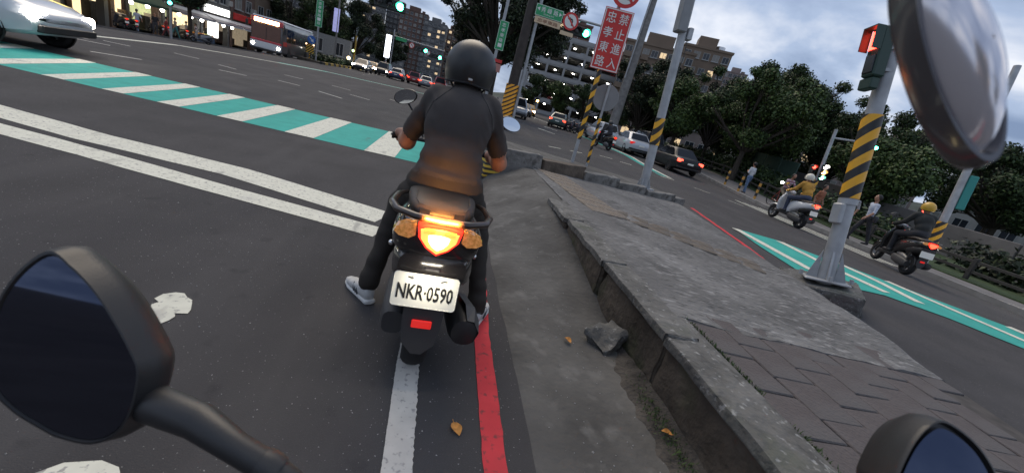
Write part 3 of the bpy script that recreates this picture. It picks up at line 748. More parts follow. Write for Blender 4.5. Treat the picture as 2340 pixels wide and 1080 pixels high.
def scooter(root, body=gloss_k, trim=blk, tail=tail_hot, number='NKR\u00b70590', hero=False, panel=None):
    """local frame: Y forward, origin on the ground below the rear axle"""
    panel = panel or body
    B = lambda mb, n, m, p=root, **k: mb.build(n, m, p, **k)
    wheel(root, 0, .235, .235, .118, alu, 'wheel')
    wheel(root, 1.27, .235, .235, .105, alu, 'wheel')
    # tail body and side panels
    mb = MB(); mb.sell([(-.345,0,.790,.075,.030),(-.335,0,.792,.125,.062),(-.30,0,.785,.165,.085),(-.2,0,.765,.186,.105),(-.02,0,.735,.190,.125),(.2,0,.69,.178,.15),(.42,0,.63,.155,.19),(.56,0,.55,.135,.24),(.66,0,.47,.125,.22)], 24, 3.0)
    tb = B(mb, 'tail_body', panel, smooth=50)
    mb = MB(); mb.sell([(-.338,0,.668,.075,.040),(-.325,0,.668,.138,.070),(-.27,0,.660,.165,.090),(-.12,0,.63,.175,.105),(.1,0,.58,.16,.10)], 20, 3.2)
    B(mb, 'rear_cover', trim if not hero else gloss_k, smooth=50)
    # seat
    mb = MB(); mb.sell([(-.235,0,.858,.05,.014),(-.22,0,.864,.100,.028),(-.15,0,.870,.138,.040),(0,0,.870,.156,.046),(.14,0,.858,.160,.046),(.22,0,.840,.158,.045),(.42,0,.838,.140,.045),(.62,0,.825,.10,.040),(.72,0,.815,.05,.02)], 24, 2.6)
    st = B(mb, 'seat', seat_m, smooth=60)
    if hero:
        mb = MB(); mb.tube([(-.120,-.02,.907),(-.115,-.14,.902),(-.095,-.185,.893),(-.05,-.200,.893),(0,-.204,.893),(.05,-.200,.893),(.095,-.185,.893),(.115,-.14,.902),(.120,-.02,.907)], .0035, 6); mb.build('seam_piping', dgrey, st, smooth=True)
    # grab rail
    mb = MB(); mb.tube([(-.165,.12,.85),(-.195,-.02,.872),(-.205,-.18,.880),(-.175,-.285,.886),(-.10,-.345,.890),(0,-.362,.892),(.10,-.345,.890),(.175,-.285,.886),(.205,-.18,.880),(.195,-.02,.872),(.165,.12,.85)], [.012,.014,.016,.017,.018,.019,.018,.017,.016,.014,.012], 10, flat=.8)
    mb.box((-.09,-.33,.865),(-.05,-.2,.885)); mb.box((.05,-.33,.865),(.09,-.2,.885))
    B(mb, 'grab_rail', rail_m, smooth=50)
    # tail lamp cluster: red surround, lit lens, two indicators
    mb = MB(); pent = [(-.086,.862),(-.045,.871),(0,.874),(.045,.871),(.086,.862),(.078,.815),(.045,.775),(0,.748),(-.045,.775),(-.078,.815)]
    mb.prism(pent, .05, 'Y', -.362); tl = B(mb, 'tail_light', tail_red)
    mb = MB(); mb.prism([(a*.86,.815+(b-.815)*.80-.004) for a, b in pent], .006, 'Y', -.3675); mb.build('lens', tail, tl)
    mb = MB(); mb.prism([(a*.48,.806+(b-.815)*.50) for a, b in pent], .004, 'Y', -.3705); mb.build('lamp_core', M('tail_lamp_core', (1,.85,.6), .3, emit=5, ecol=(1,.80,.45)) if hero else tail, tl)
    if hero:
        for q in range(4):
            for s_ in (-1,1): mb = MB(); mb.box((min(s_*.018,s_*.062),-.3695,.836+q*.006),(max(s_*.018,s_*.062),-.367,.8385+q*.006)); mb.build('lens_rib', M('lens_rib_amber', (.8,.45,.08), .3, emit=.7, ecol=(1,.45,.06)), tl)
    for s in (-1, 1):
        mb = MB(); mb.prism([(s*a, b) for a, b in [(.093,.862),(.135,.854),(.165,.838),(.173,.818),(.152,.802),(.114,.796),(.090,.812)]], .05, 'Y', -.345)
        B(mb, 'indicator', amber)
    if hero:
        # plate lamp housing, added to go with the plate fill light
        mb = MB(); mb.bbox((-.03,-.352,.672),(.03,-.325,.684),.004); B(mb, 'plate_fill_housing', dgrey)
    plate(root, (-.012,-.37,.590), R(-12), number, ft=hero)
    mb = MB(); mb.box((-.05,-.36,.56),(.05,-.27,.64)); B(mb, 'plate_bracket', blk)
    # rear mudguard flap and reflector
    mb = MB(); mb.prism([(-.085,.525),(.085,.525),(.082,.40),(.070,.315),(.022,.262),(-.022,.262),(-.070,.315),(-.082,.40)], .012, 'Y', 0)
    mud = B(mb, 'mudguard', dgrey, loc=(0,-.335,0))
    mb = MB(); mb.bbox((-.042,-.012,.400),(.042,-.001,.437),.003); mb.build('reflector', red_refl, mud)
    mb = MB(); mb.lathe([(.262,-.07),(.275,-.06),(.275,.06),(.262,.07)], 'X', (0,0,.235), 10, a0=R(80), a1=R(165)); B(mb, 'inner_fender', blk, smooth=40)
    # engine, belt case, shocks
    mb = MB(); mb.sell([(-.13,-.125,.27,.05,.06),(-.06,-.13,.27,.06,.10),(.15,-.13,.28,.065,.105),(.38,-.12,.30,.06,.09),(.46,-.11,.31,.04,.05)], 16, 3); B(mb, 'belt_case', dgrey, smooth=40)
    mb = MB(); mb.sell([(.05,.0,.33,.09,.08),(.2,0,.36,.11,.11),(.42,0,.36,.10,.11),(.5,0,.36,.06,.06)], 14, 3.2); B(mb, 'engine', alu, smooth=40)
    for s in (-1, 1):
        x = s*.128; mb = MB(); mb.cyl((x,-.03,.30),(x*.95,-.10,.62),.014,n=8)
        pts = [(x+.027*math.cos(t*.9), -.04-.05*(t/45)+.027*math.sin(t*.9), .36+.22*t/45) for t in range(46)]
        mb.tube(pts, .0055, 5); B(mb, 'shock_absorber', dgrey, smooth=40)
    # exhaust with shield on the right
    mb = MB(); mb.tube([(.09,.42,.22),(.13,.30,.20),(.155,.18,.24),(.165,.12,.27)], .02, 8); mb.sell([(.16,.165,.275,.035,.035),(.12,.17,.28,.062,.066),(-.18,.20,.325,.070,.076),(-.24,.205,.333,.060,.064),(-.25,.206,.334,.03,.03)], 16, 2.4)
    ex = B(mb, 'exhaust', blk, smooth=40)
    mb = MB(); mb.loft([[(.225,.10,.235),(.245,.10,.29),(.22,.10,.35),(.17,.10,.365)],[(.262,-.12,.255),(.285,-.12,.335),(.25,-.12,.405),(.20,-.12,.42)],[(.255,-.245,.29),(.272,-.245,.345),(.24,-.245,.40),(.205,-.245,.405)]], cap=False, closed=False); mb.build('heat_shield', dgrey, ex)
    # floor, leg shield, front
    mb = MB(); mb.sell([(.5,0,.34,.12,.09),(.6,0,.32,.17,.05),(.95,0,.315,.175,.045),(1.02,0,.33,.15,.06)], 16, 4); B(mb, 'floorboard', trim, smooth=40)
    mb = MB(); rings = []
    for z, y, hw, th in ((.30,.97,.15,.05),(.45,1.0,.19,.07),(.65,1.0,.21,.09),(.82,.97,.18,.09),(.93,.93,.12,.07)):
        rings.append([(hw*math.cos(a), y+th*math.sin(a)+.05*(1-abs(math.cos(a))), z) for a in [2*PI*j/18 for j in range(18)]])
    mb.loft(rings); B(mb, 'leg_shield', body, smooth=50)
    mb = MB()
    for s in (-1, 1): mb.cyl((s*.075,1.27,.235),(s*.06,1.08,.62),.018,n=8)
    mb.cyl((0,1.08,.6),(0,.93,1.0),.03,n=10); B(mb, 'fork', blk, smooth=40)
    mb = MB(); mb.lathe([(.25,-.065),(.272,-.05),(.278,0),(.272,.05),(.25,.065)], 'X', (0,1.27,.235), 14, a0=R(20), a1=R(150)); B(mb, 'front_fender', body, smooth=50)
    # handlebar, cowl, levers, mirrors
    mb = MB(); mb.tube([(-.335,.80,1.0),(-.22,.815,1.005),(-.1,.88,1.0),(0,.90,.99),(.1,.88,1.0),(.22,.815,1.005),(.335,.80,1.0)], .013, 8)
    hb = B(mb, 'handlebar', blk, smooth=40)
    for s in (-1, 1):
        mb = MB(); mb.cyl((s*.215,.815,1.004),(s*.335,.80,1.0),.0185,n=12); mb.cyl((s*.335,.80,1.0),(s*.35,.798,1.0),.022,n=12); mb.build('grip', blk_r, hb, smooth=40)
        mb = MB(); mb.tube([(s*.19,.86,1.0),(s*.27,.875,.997),(s*.345,.862,.994),(s*.362,.855,.994)], [.009,.007,.006,.008], 6); mb.build('lever', blk, hb, smooth=40)
    mb = MB(); mb.sell([(.80,0,.99,.06,.03),(.83,0,1.0,.13,.05),(.92,0,1.0,.15,.075),(1.0,0,.985,.12,.07),(1.05,0,.97,.06,.04)], 18, 2.6); B(mb, 'handlebar_cowl', body, smooth=50)
    mb = MB(); mb.sell([(1.0,0,.975,.10,.045),(1.045,0,.965,.085,.038),(1.062,0,.96,.05,.022)], 16, 2.4); B(mb, 'headlight', M('headlight_lens', (.7,.72,.75), .1, coat=.5), smooth=50)
    for s in (-1, 1):
        mb = MB(); cx_, cz_ = s*(.325 if s < 0 else .385), 1.235
        mb.tube([(s*.165,.85,1.02),(s*.20,.87,1.09),(s*(.255 if s<0 else .30),.885,1.16),(cx_-s*.03,.89,cz_-.03)], .0065, 7)
        ms = B(mb, 'mirror', blk, smooth=40)
        # teardrop housing, glass facing the rider
        out_ = []
        for j in range(24):
            a = 2*PI*j/24; rr = 1-.22*math.cos(a*1-(.6 if s > 0 else PI-.6))
            out_.append((.076*math.cos(a)*rr, .044*math.sin(a)*rr))
        tl_ = R(24)*(-s) if s < 0 else R(-12)
        def place(k, y): return [(cx_+(a*math.cos(tl_)-b*math.sin(tl_))*k, y+a*.35*s*k, cz_+(a*math.sin(tl_)+b*math.cos(tl_))*k) for a, b in out_]
        kt = .30 if s < 0 else -.22; mb = MB(); mb.loft([[(a, b-(c-cz_)*kt-.014, c) for a, b, c in place(.96,.872)],[(a, b-(c-cz_)*kt*.85-.010, c) for a, b, c in place(1.0,.876)],place(.98,.895),place(.75,.918),place(.3,.93)]); mb.build('mirror_housing', blk, ms, smooth=50)
        mb = MB(); q_ = place(.90,.8705); kt = .30 if s < 0 else -.22; mb.add([(a, b-(c-cz_)*kt-.016, c) for a, b, c in q_], [tuple(range(24))]); mb.build('mirror_glass', mirror_m, ms, fix=False)
    return root

SC = Vector((.045,1.80,0))
hero = empty('scooter', SC, R(1.0), 'dark scooter with lit tail light and white plate waiting at stop line', 'scooter')
scooter(hero, hero=True)
# side decals and bolts
for s in (-1, 1):
    mb = MB(); mb.sphere((s*.192,-.08,.655), .013, 10, 6); mb.build('bolt', chrome, hero, smooth=True)
    mb = MB(); mb.prism([(s*a, b) for a, b in [(.152,.84),(.178,.815),(.180,.80),(.156,.825)]], .01, 'Y', -.285); mb.build('decal', M('decal_yellow', (.75,.62,.10), .4), hero)
lamp = bpy.data.lights.new('rider_back_fill', 'AREA'); lamp.energy = 3.3; lamp.spread = R(84); lamp.color = (1.0,.42,.09); lamp.shape = 'RECTANGLE'; lamp.size = .14; lamp.size_y = .05  # added light behind the tail lamp, aimed forward at the rider's lower back
lo_ = bpy.data.objects.new('rider_back_fill', lamp); COL.objects.link(lo_); lo_.parent = hero; lo_.location = (0,-.385,.90); lo_.rotation_euler = (R(74),0,0)
lamp = bpy.data.lights.new('plate_fill_light', 'AREA'); lamp.energy = .38; lamp.color = (1.0,.9,.72); lamp.shape = 'RECTANGLE'; lamp.size = .10; lamp.size_y = .02  # added light that brightens the number plate in place of a following headlight
lo_ = bpy.data.objects.new('plate_fill_light', lamp); COL.objects.link(lo_); lo_.parent = hero; lo_.location = (0,-.43,.685); lo_.rotation_euler = (R(32),0,0)

# ---------------- helmet
def helmet(parent, c, r=(.128,.142,.132), col=None, visor=True, name='helmet', tilt=0.0):
    col = col or M('helmet_matte_black', (.020,.021,.022), .42, var=.15, scale=30)
    o = empty(name, c); o.parent = parent; o.rotation_euler = (tilt,0,0)
    mb = MB(); n, k = 36, 18; rings = []
    for i in range(k+1):
        t = PI/2*(1-i/k*1.0)*1.0 if False else (PI/2 - i/k*(PI/2+R(44))); rings.append((math.cos(t), math.sin(t)))
    # shell: lower edge higher at the face than at the neck
    vs = []
    for cr, sz in rings:
        for j in range(n):
            a = 2*PI*j/n; fy = math.sin(a); z = sz
            lim = -.56+.54*max(0, fy)**1.2-.08*abs(math.cos(a)); zz = max(z, lim)
            q = math.sqrt(max(0, 1-max(zz,-.62)**2*.55)) if zz < 0 else cr
            q = max(q, .02 if sz > .99 else 0)
            vs.append((r[0]*q*math.cos(a), r[1]*q*fy, r[2]*zz))
    fs = [(i*n+j, i*n+(j+1)%n, (i+1)*n+(j+1)%n, (i+1)*n+j) for i in range(k) for j in range(n)]
    mb.add(vs, fs); mb.build('shell', col, o, smooth=60)
    # edge rubber
    e_ = [vs[k*n+j] for j in range(n)]; mb = MB(); mb.tube(e_, .0055, 6, closed=True); mb.build('rim', blk_r, o, smooth=True)
    if visor:
        mb = MB(); rr = []
        for z, kx in ((.20,1.03),(-.1,1.08),(-.5,1.06)):
            rr.append([(r[0]*kx*math.cos(a)*math.sqrt(1-z*z*.7), r[1]*kx*math.sin(a)*math.sqrt(1-z*z*.7), r[2]*z) for a in [R(15+150*j/16) for j in range(17)]])
        mb.loft(rr, cap=False, closed=False); mb.build('visor', M('visor_smoke', (.03,.03,.035), .08, coat=.5), o, smooth=60)
    return o

# ---------------- the rider in front
shirt = M('shirt_charcoal', (.042,.036,.034), .85, bump=.10, bscale=350, var=.12, scale=12)
pants = M('trousers_dark', (.026,.021,.017), .85, bump=.15, bscale=250, var=.15, scale=8)
BASE = Vector((.05,2.05,0))
def W(x, y, z): return (x-BASE.x, y-BASE.y, z)
pr = []
E_ = lambda c, r, t, g: pr.append(('e', W(*c), r, t, g))
C_ = lambda a, b, r0, r1, g: pr.append(('c', W(*a), W(*b), r0, r1, g))
# regions 0 skin 1 shirt 2 trousers
E_((.052,1.985,.915),(.182,.140,.095),0,2); E_((.052,2.02,.885),(.195,.18,.085),0,2)
E_((.052,2.00,1.02),(.160,.118,.125),R(-8),1); E_((.052,1.99,.955),(.170,.132,.055),R(-6),1)
E_((.055,2.055,1.17),(.166,.116,.19),R(-14),1)
C_((-.062,2.135,1.300),(.182,2.135,1.312),.064,.064,1)
C_((.0,2.10,1.24),(.12,2.10,1.245),.11,.11,1)
C_((.062,2.16,1.335),(.066,2.19,1.385),.062,.054,1)
C_((.066,2.185,1.37),(.068,2.215,1.44),.052,.052,0)
E_((.066,2.235,1.475),(.078,.098,.112),0,0); C_((.066,2.325,1.46),(.066,2.345,1.445),.014,.016,0); C_((.066,2.30,1.40),(.066,2.31,1.385),.035,.03,0)
# left arm
C_((-.088,2.14,1.283),(-.150,2.205,1.14),.058,.052,1); C_((-.150,2.205,1.14),(-.164,2.225,1.108),.052,.055,1)
C_((-.175,2.23,1.10),(-.196,2.275,1.030),.042,.040,0); C_((-.196,2.275,1.03),(-.235,2.50,1.0),.043,.030,0)
C_((-.235,2.50,1.0),(-.24,2.575,1.02),.030,.034,0); C_((-.215,2.56,1.02),(-.275,2.585,1.022),.026,.026,0)
# right arm
C_((.207,2.14,1.295),(.268,2.20,1.16),.058,.053,1); C_((.268,2.20,1.16),(.288,2.225,1.116),.053,.056,1)
C_((.30,2.23,1.105),(.328,2.28,1.022),.043,.042,0); C_((.328,2.28,1.022),(.33,2.50,1.0),.043,.030,0)
C_((.33,2.50,1.0),(.325,2.575,1.02),.030,.034,0); C_((.30,2.56,1.02),(.36,2.585,1.022),.026,.026,0)
for sx, x0 in ((-1,-.283),(1,.368)):
    for q in range(4):
        x = x0-sx*q*.021; C_((x,2.585,1.028),(x,2.618,1.018),.0115,.011,0); C_((x,2.618,1.018),(x,2.622,.992),.011,.0105,0); C_((x,2.622,.992),(x,2.603,.978),.0105,.0095,0)
    C_((x0-sx*.085,2.57,1.01),(x0-sx*.075,2.59,.985),.0125,.011,0)
# legs
C_((-.035,2.06,.875),(-.190,2.43,.62),.100,.072,2); C_((-.190,2.43,.62),(-.285,2.29,.155),.070,.056,2)
C_((.140,2.06,.875),(.300,2.40,.62),.100,.072,2); C_((.300,2.40,.62),(.395,2.21,.155),.070,.055,2)
C_((-.285,2.29,.155),(-.29,2.285,.12),.059,.060,2); C_((.395,2.21,.155),(.40,2.205,.12),.058,.059,2)
def folds(co, g):
    if g == 1:
        w = sm(1.16, .98, co.z)
        a = .013*w*noise.noise(Vector((co.x*4+co.z*3, co.y*4, co.z*28)))+.004*noise.noise(Vector((co.x*9, co.y*9, co.z*9)))
        s_ = abs(co.x)/.15; a += .006*sm(.55,1,s_)*noise.noise(Vector((co.x*14, co.y*14, co.z*22+co.x*30)))
        a += .0035*noise.noise(Vector((co.x*16+co.z*9, co.y*8, co.z*6)))
        if co.z < .955: a += .004
        return a
    if g == 2: return .011*noise.noise(Vector((co.x*9, co.y*9, co.z*16)))
    return 0
rider = empty('person', BASE, 0, 'rider in charcoal shirt and black helmet straddling the front scooter', 'person')
bm_ = body_mesh('body', pr, [skin, shirt, pants], .0105, .028, folds)
link('body', bm_, rider)
helmet(rider, W(.063,2.225,1.478), (.130,.145,.134))
# clip badges on the helmet rim
mb = MB(); mb.bbox((-.016,-.148,-.062),(.004,-.140,-.052),.001)
mb.build('helmet_badge', M('badge_silver', (.55,.55,.55), .35, .6), rider, W(.073,2.225,1.478))
mb = MB(); mb.tube([W(-.045,2.24,1.42), W(-.01,2.27,1.37), W(.066,2.30,1.352), W(.14,2.27,1.37), W(.178,2.24,1.42)], .006, 6); mb.build('chin_strap', blk, rider, smooth=True)
# raglan seams and hem laid on the shirt surface
bvh = BVHTree.FromPolygons([v.co for v in bm_.vertices], [tuple(p.vertices) for p in bm_.polygons])
def on_back(x, z):
    h = bvh.ray_cast(Vector((x-BASE.x, -1.2, z)), Vector((0,1,0)))
    return h[0] if h[0] else None
for pts in ([(-.005,1.365),(-.04,1.33),(-.085,1.28),(-.105,1.22),(-.112,1.17)], [(.135,1.37),(.17,1.33),(.205,1.28),(.222,1.22),(.225,1.17)]):
    q = []
    for (a1, b1), (a2, b2) in zip(pts, pts[1:]):
        for t in range(5):
            h = on_back(a1+(a2-a1)*t/5, b1+(b2-b1)*t/5)
            if h: q.append(h+Vector((0,-.0008,0)))
    if len(q) > 2: mb = MB(); mb.tube(q, .0022, 5); mb.build('shirt_seam', ink, rider, smooth=True)
mb = MB(); mb.tube([W(.066+.066*math.cos(a), 2.188+.060*math.sin(a), 1.383+.012*math.sin(a)) for a in [2*PI*j/24 for j in range(24)]], .0075, 8, closed=True); mb.build('shirt_collar', shirt, rider, smooth=True)
def shoe(parent, heel, toe, name='shoe'):
    h, t = Vector(heel), Vector(toe); d = (t-h).normalized(); Ls = (t-h).length
    rz = math.atan2(-d.x, d.y)
    o = empty(name, (h.x, h.y, 0), rz); o.parent = parent
    up = M('sneaker_grey_mesh', (.46,.46,.45), .8, bump=.2, bscale=300, var=.12, scale=30)
    mb = MB(); mb.sell([(-.03,0,.055,.022,.028),(-.01,0,.062,.035,.042),(.05,0,.062,.040,.045),(.11,0,.055,.043,.040),(.17,0,.045,.046,.030),(.22,0,.038,.042,.024),(.262,0,.032,.026,.016),(.275,0,.03,.008,.008)], 18, 2.3); mb.build('upper', up, o, smooth=60)
    mb = MB(); mb.sell([(-.042,0,.020,.02,.012),(-.03,0,.018,.036,.018),(.06,0,.015,.040,.015),(.12,0,.014,.044,.014),(.19,0,.014,.049,.014),(.25,0,.018,.036,.014),(.283,0,.026,.012,.008)], 18, 3.2); mb.build('sole', M('sole_white', (.62,.62,.60), .6), o, smooth=50)
    for s in (-1, 1):
        for q in range(3):
            y = .075+q*.022; mb = MB(); mb.tube([(s*.043,y-.012,.03),(s*.041,y+.004,.058),(s*.030,y+.016,.08)], .005, 5); mb.build('stripe', M('shoe_stripe', (.04,.045,.05), .6), o)
    mb = MB(); mb.lathe([(.030,.0),(.036,.012),(.030,.022)], 'Z', (0,.02,.088), 12); mb.build('collar', blk, o, smooth=True)
    return o
shoe(rider, W(-.275,2.255,0), W(-.42,2.45,0)); shoe(rider, W(.395,2.16,0), W(.48,2.39,0))

# ================================================================== own scooter: mirrors seen at the picture's edges, and helmet edge
own = empty('handlebar_mirror', (-.16,.44,.83), 0, 'large black handlebar mirror in front at lower left', 'mirror')
o0 = Vector((-.16,.44,.83))
def mirror_loop(cen, ax, ay, pts): return [cen+ax*a+ay*b for a, b in pts]
cR = Vector((_r.x,_r.y,_r.z)); cU = Vector((_u.x,_u.y,_u.z)); cF = Vector((_f.x,_f.y,_f.z))
# outline in metres in the mirror's own plane (wide left lobe, pointed upper edge)
out_ = [(.075,-.015),(.074,-.05),(.066,-.085),(.048,-.112),(.018,-.124),(-.02,-.118),(-.06,-.104),(-.105,-.085),(-.145,-.058),(-.168,-.02),(-.165,.03),(-.142,.085),(-.105,.125),(-.065,.145),(-.028,.128),(.008,.094),(.04,.050),(.064,.010)]
cen = Vector((-.426,.53,.905)); axm = Vector((.985,-.10,.14)).normalized(); nm = Vector((.06,-.90,.33)).normalized(); nm = (nm-axm*nm.dot(axm)).normalized(); aym = nm.cross(axm)*1.0
if aym.z < 0: aym = -aym
def smooth_loop(pts, k=4):
    r = []; n = len(pts)
    for i in range(n):
        p0,p1,p2,p3 = [Vector((*pts[(i+j-1)%n],0)) for j in range(4)]
        for t in range(k):
            u = t/k; r.append(tuple((.5*((2*p1)+(p2-p0)*u+(2*p0-5*p1+4*p2-p3)*u*u+(3*p1-p0-3*p2+p3)*u**3))[:2]))
    return r
ol = [(a if a > -.03 else -.03+(a+.03)*.72, b) for a, b in smooth_loop(out_)]
def lp(k, dpt, sh=(0,0)): return [tuple(cen+axm*(a*k+sh[0])+aym*(b*k+sh[1])+nm*dpt-o0) for a, b in ol]
mb = MB(); mb.loft([lp(.93,-.004),lp(.955,.004),lp(.985,.003),lp(1.0,-.004),lp(1.03,-.02,(.004,0)),lp(1.02,-.04,(.008,0)),lp(.85,-.065,(.008,0)),lp(.5,-.08)], cap=True); mb.build('mirror_housing', blk, own, smooth=50)
mb = MB(); mb.add(lp(.935,.0012), [tuple(range(len(ol)))]); mb.build('mirror_glass', mirror_d, own, fix=False)
mb = MB(); p = [cen+axm*.06+aym*-.075-nm*.035, Vector((-.255,.475,.862)), Vector((-.20,.455,.842)), Vector((-.15,.44,.826)), Vector((-.06,.41,.78)), Vector((.0,.38,.70))]
mb.tube([q-o0 for q in p], [.028,.024,.0195,.0195,.0195,.020], 16); mb.tube([p[2].lerp(p[3],.75)-o0, p[3]-o0, p[3].lerp(p[4],.12)-o0], [.0222,.023,.0222], 16)
mb.build('mirror_stem', blk, own, smooth=50)
own2 = empty('handlebar_mirror', (.62,.28,1.0), 0, 'black handlebar mirror cut off at lower right corner', 'mirror')
o0 = Vector((.62,.28,1.0)); cen = Vector((.712,.302,1.045)); axm = Vector((.97,-.16,.2)).normalized(); nm = Vector((-.25,-.75,.5)); nm = (nm-axm*nm.dot(axm)).normalized(); aym = nm.cross(axm)
if aym.z < 0: aym = -aym
ol = [(-a*.60, b*.55) for a, b in smooth_loop(out_)]
mb = MB(); mb.loft([lp(.93,-.004),lp(.955,.004),lp(.985,.003),lp(1.0,-.004),lp(1.03,-.02),lp(1.02,-.04),lp(.85,-.065),lp(.5,-.08)]); mb.build('mirror_housing', blk, own2, smooth=50)
mb = MB(); mb.add(lp(.86,.0045), [tuple(range(len(ol)))]); mb.build('mirror_glass', mirror_d, own2, fix=False)
mb = MB(); mb.tube([tuple(cen-axm*.05-aym*.05-nm*.03-o0), (-.05,.0,-.15), (-.16,-.02,-.28)], .015, 12); mb.build('mirror_stem', blk, own2, smooth=50)
# glossy silver visor shell close to the lens at the upper right
hv = empty('helmet_visor', (.360,.286,1.494), 0, 'glossy silver visor shell with dark rim at upper right', 'visor')
vx = (_r*.96+_u*.28).normalized(); vy = (_u*.96-_r*.28).normalized(); vz = -_f
def vring(k, d): return [tuple(vx*(.027*k*math.cos(a))+vy*(.090*k*math.sin(a))+vz*d) for a in [2*PI*j/56 for j in range(56)]]
silver_v = M('visor_silver', (.78,.75,.78), .16, .6, coat=.5)
mb = MB(); mb.loft([vring(.86,.004),vring(.78,.012),vring(.62,.020),vring(.42,.026),vring(.2,.029),vring(.02,.030)], cap=False); mb.build('shell', silver_v, hv, smooth=80)
mb = MB(); mb.loft([vring(.86,.0035),vring(.90,.010),vring(.96,.010),vring(1.0,.003),vring(1.0,-.008),vring(.95,-.012),vring(.86,-.006),vring(.86,.0035)], cap=False); mb.build('rim', M('visor_rim_grey', (.10,.095,.10), .25, .4, coat=.5), hv, smooth=60)

dash = empty('instrument_panel', (.185,.40,.80), R(-8), 'lit edge of the own instrument panel at the bottom edge', 'instrument panel')
mb = MB(); mb.bbox((-.07,-.05,0),(.07,.03,.050),.015); mb.build('housing', blk, dash, smooth=40)
mb = MB(); mb.bbox((-.045,-.01,.0495),(.045,.018,.054),.002); mb.build('display', M('dash_display_lit', (1,.8,.45), .3, emit=2.5, ecol=(1,.78,.38)), dash)

# ================================================================== poles, signs and signals
sign_red = M('sign_red', (.58,.035,.03), .45, var=.08, scale=4)
sign_white = M('sign_white', (.72,.72,.68), .5)
sign_green = M('sign_green', (.02,.30,.11), .45, var=.06, scale=4)
sign_blue = M('sign_blue', (.03,.13,.42), .45)
sign_tan = M('sign_tan', (.62,.47,.30), .5)
sign_back = M('sign_back_grey', (.25,.25,.25), .6, .2, var=.1, scale=5)
sig_body = M('signal_housing_green', (.014,.042,.030), .5)
sig_dark = M('signal_housing_dark', (.02,.028,.026), .55)
lens_off = M('signal_lens_off', (.03,.03,.03), .15)
lit_green = M('signal_green_lit', (.2,1,.6), .3, emit=20, ecol=(.06,1.0,.50))
lit_red = M('signal_red_lit', (1,.1,.06), .3, emit=8, ecol=(1.0,.05,.03))
lit_amber = M('signal_amber_lit', (1,.6,.2), .3, emit=14, ecol=(1.0,.55,.15))
lit_white = M('lamp_white_lit', (1,.97,.9), .3, emit=26, ecol=(1,.95,.86))
pole_old = M('pole_concrete_old', (.19,.18,.17), .85, var=.25, scale=4, bump=.3)
pole_dark = M('pole_brown_dark', (.045,.035,.03), .75, var=.3, scale=4)
noise_layer(galv, 3, .56, .74, (.20,.19,.18), vec_scale=(1,1,.3), detail=9, fac=.6)
st_big = stripe_mat('stripes_pole_large', (.80,.40,.02), (.018,.018,.018), .27, -.95)
st_mid = stripe_mat('stripes_pole_medium', (.80,.40,.02), (.018,.018,.018), .30, -1.2)
st_thin = stripe_mat('stripes_pole_thin', (.80,.40,.02), (.018,.018,.018), .26, -1.2)
st_glow = stripe_mat('stripes_painted_glow', (.95,.42,.03), (.02,.016,.014), .20, -.7, .62)  # orange brightened to stand in for headlight return from the sleeve
st_plate = stripe_mat('stripes_median_plate', (.70,.42,.05), (.02,.02,.02), .24, -.9, .5)

def pole_thing(name, loc, label, cat='pole', rz=0.0, lean=(0,0), group=None):
    o = empty(name, loc, 0, label, cat, group); o.rotation_euler = (-math.atan(lean[1]), math.atan(lean[0]), rz); return o
def shaft(parent, z0, z1, r0, r1, mat, name='shaft', x=0, y=0, n=16):
    mb = MB(); k = 6; mb.tube([(x,y,z0+(z1-z0)*i/k) for i in range(k+1)], [r0+(r1-r0)*i/k for i in range(k+1)], n); return mb.build(name, mat, parent, smooth=40)
def sleeve(parent, z0, z1, r, mat, x=0, y=0, rz=0):
    mb = MB(); mb.tube([(0,0,z0),(0,0,z1)], r, 20); return mb.build('warning_sleeve', mat, parent, (x,y,0), (0,0,rz), smooth=40)
def round_sign(parent, c, r, kind='left', tilt=0):
    """prohibition roundel: red ring, white field, black arrow, red slash. Faces local -Y"""
    o = empty('round_sign', c, tilt); o.parent = parent
    mb = MB(); mb.lathe([(0,.0),(r,0),(r,.008),(0,.008)], 'Y', n=32); mb.build('plate', sign_red, o, smooth=30)
    mb = MB(); mb.lathe([(0,-.004),(r*.76,-.004),(r*.76,-.001)], 'Y', n=32); mb.build('field', sign_white, o, smooth=30)
    if kind:
        s = -1 if kind == 'left' else 1
        mb = MB(); q = r*.09
        pts = [(-s*.22*r,-.45*r),(-s*.22*r,0),(-s*.18*r,.16*r),(-s*.04*r,.24*r),(s*.12*r,.24*r)]
        for (a1,b1),(a2,b2) in zip(pts, pts[1:]):
            d = Vector((a2-a1,b2-b1)).normalized(); n_ = Vector((-d.y,d.x))*q
            mb.add([(a1+n_.x,-.006,b1+n_.y),(a2+n_.x,-.006,b2+n_.y),(a2-n_.x,-.006,b2-n_.y),(a1-n_.x,-.006,b1-n_.y)], [(0,1,2,3)])
        mb.add([(s*.12*r,-.006,.46*r),(s*.46*r,-.006,.24*r),(s*.12*r,-.006,.02*r)], [(0,1,2)])
        mb.build('arrow', ink, o, fix=False)
        mb = MB(); d = Vector((1,-1)).normalized()*r*.78; n_ = Vector((1,1)).normalized()*r*.085
        mb.add([(-d.x+n_.x,-.008,-d.y+n_.y),(d.x+n_.x,-.008,d.y+n_.y),(d.x-n_.x,-.008,d.y-n_.y),(-d.x-n_.x,-.008,-d.y-n_.y)], [(0,1,2,3)]); mb.build('slash', sign_red, o, fix=False)
    return o
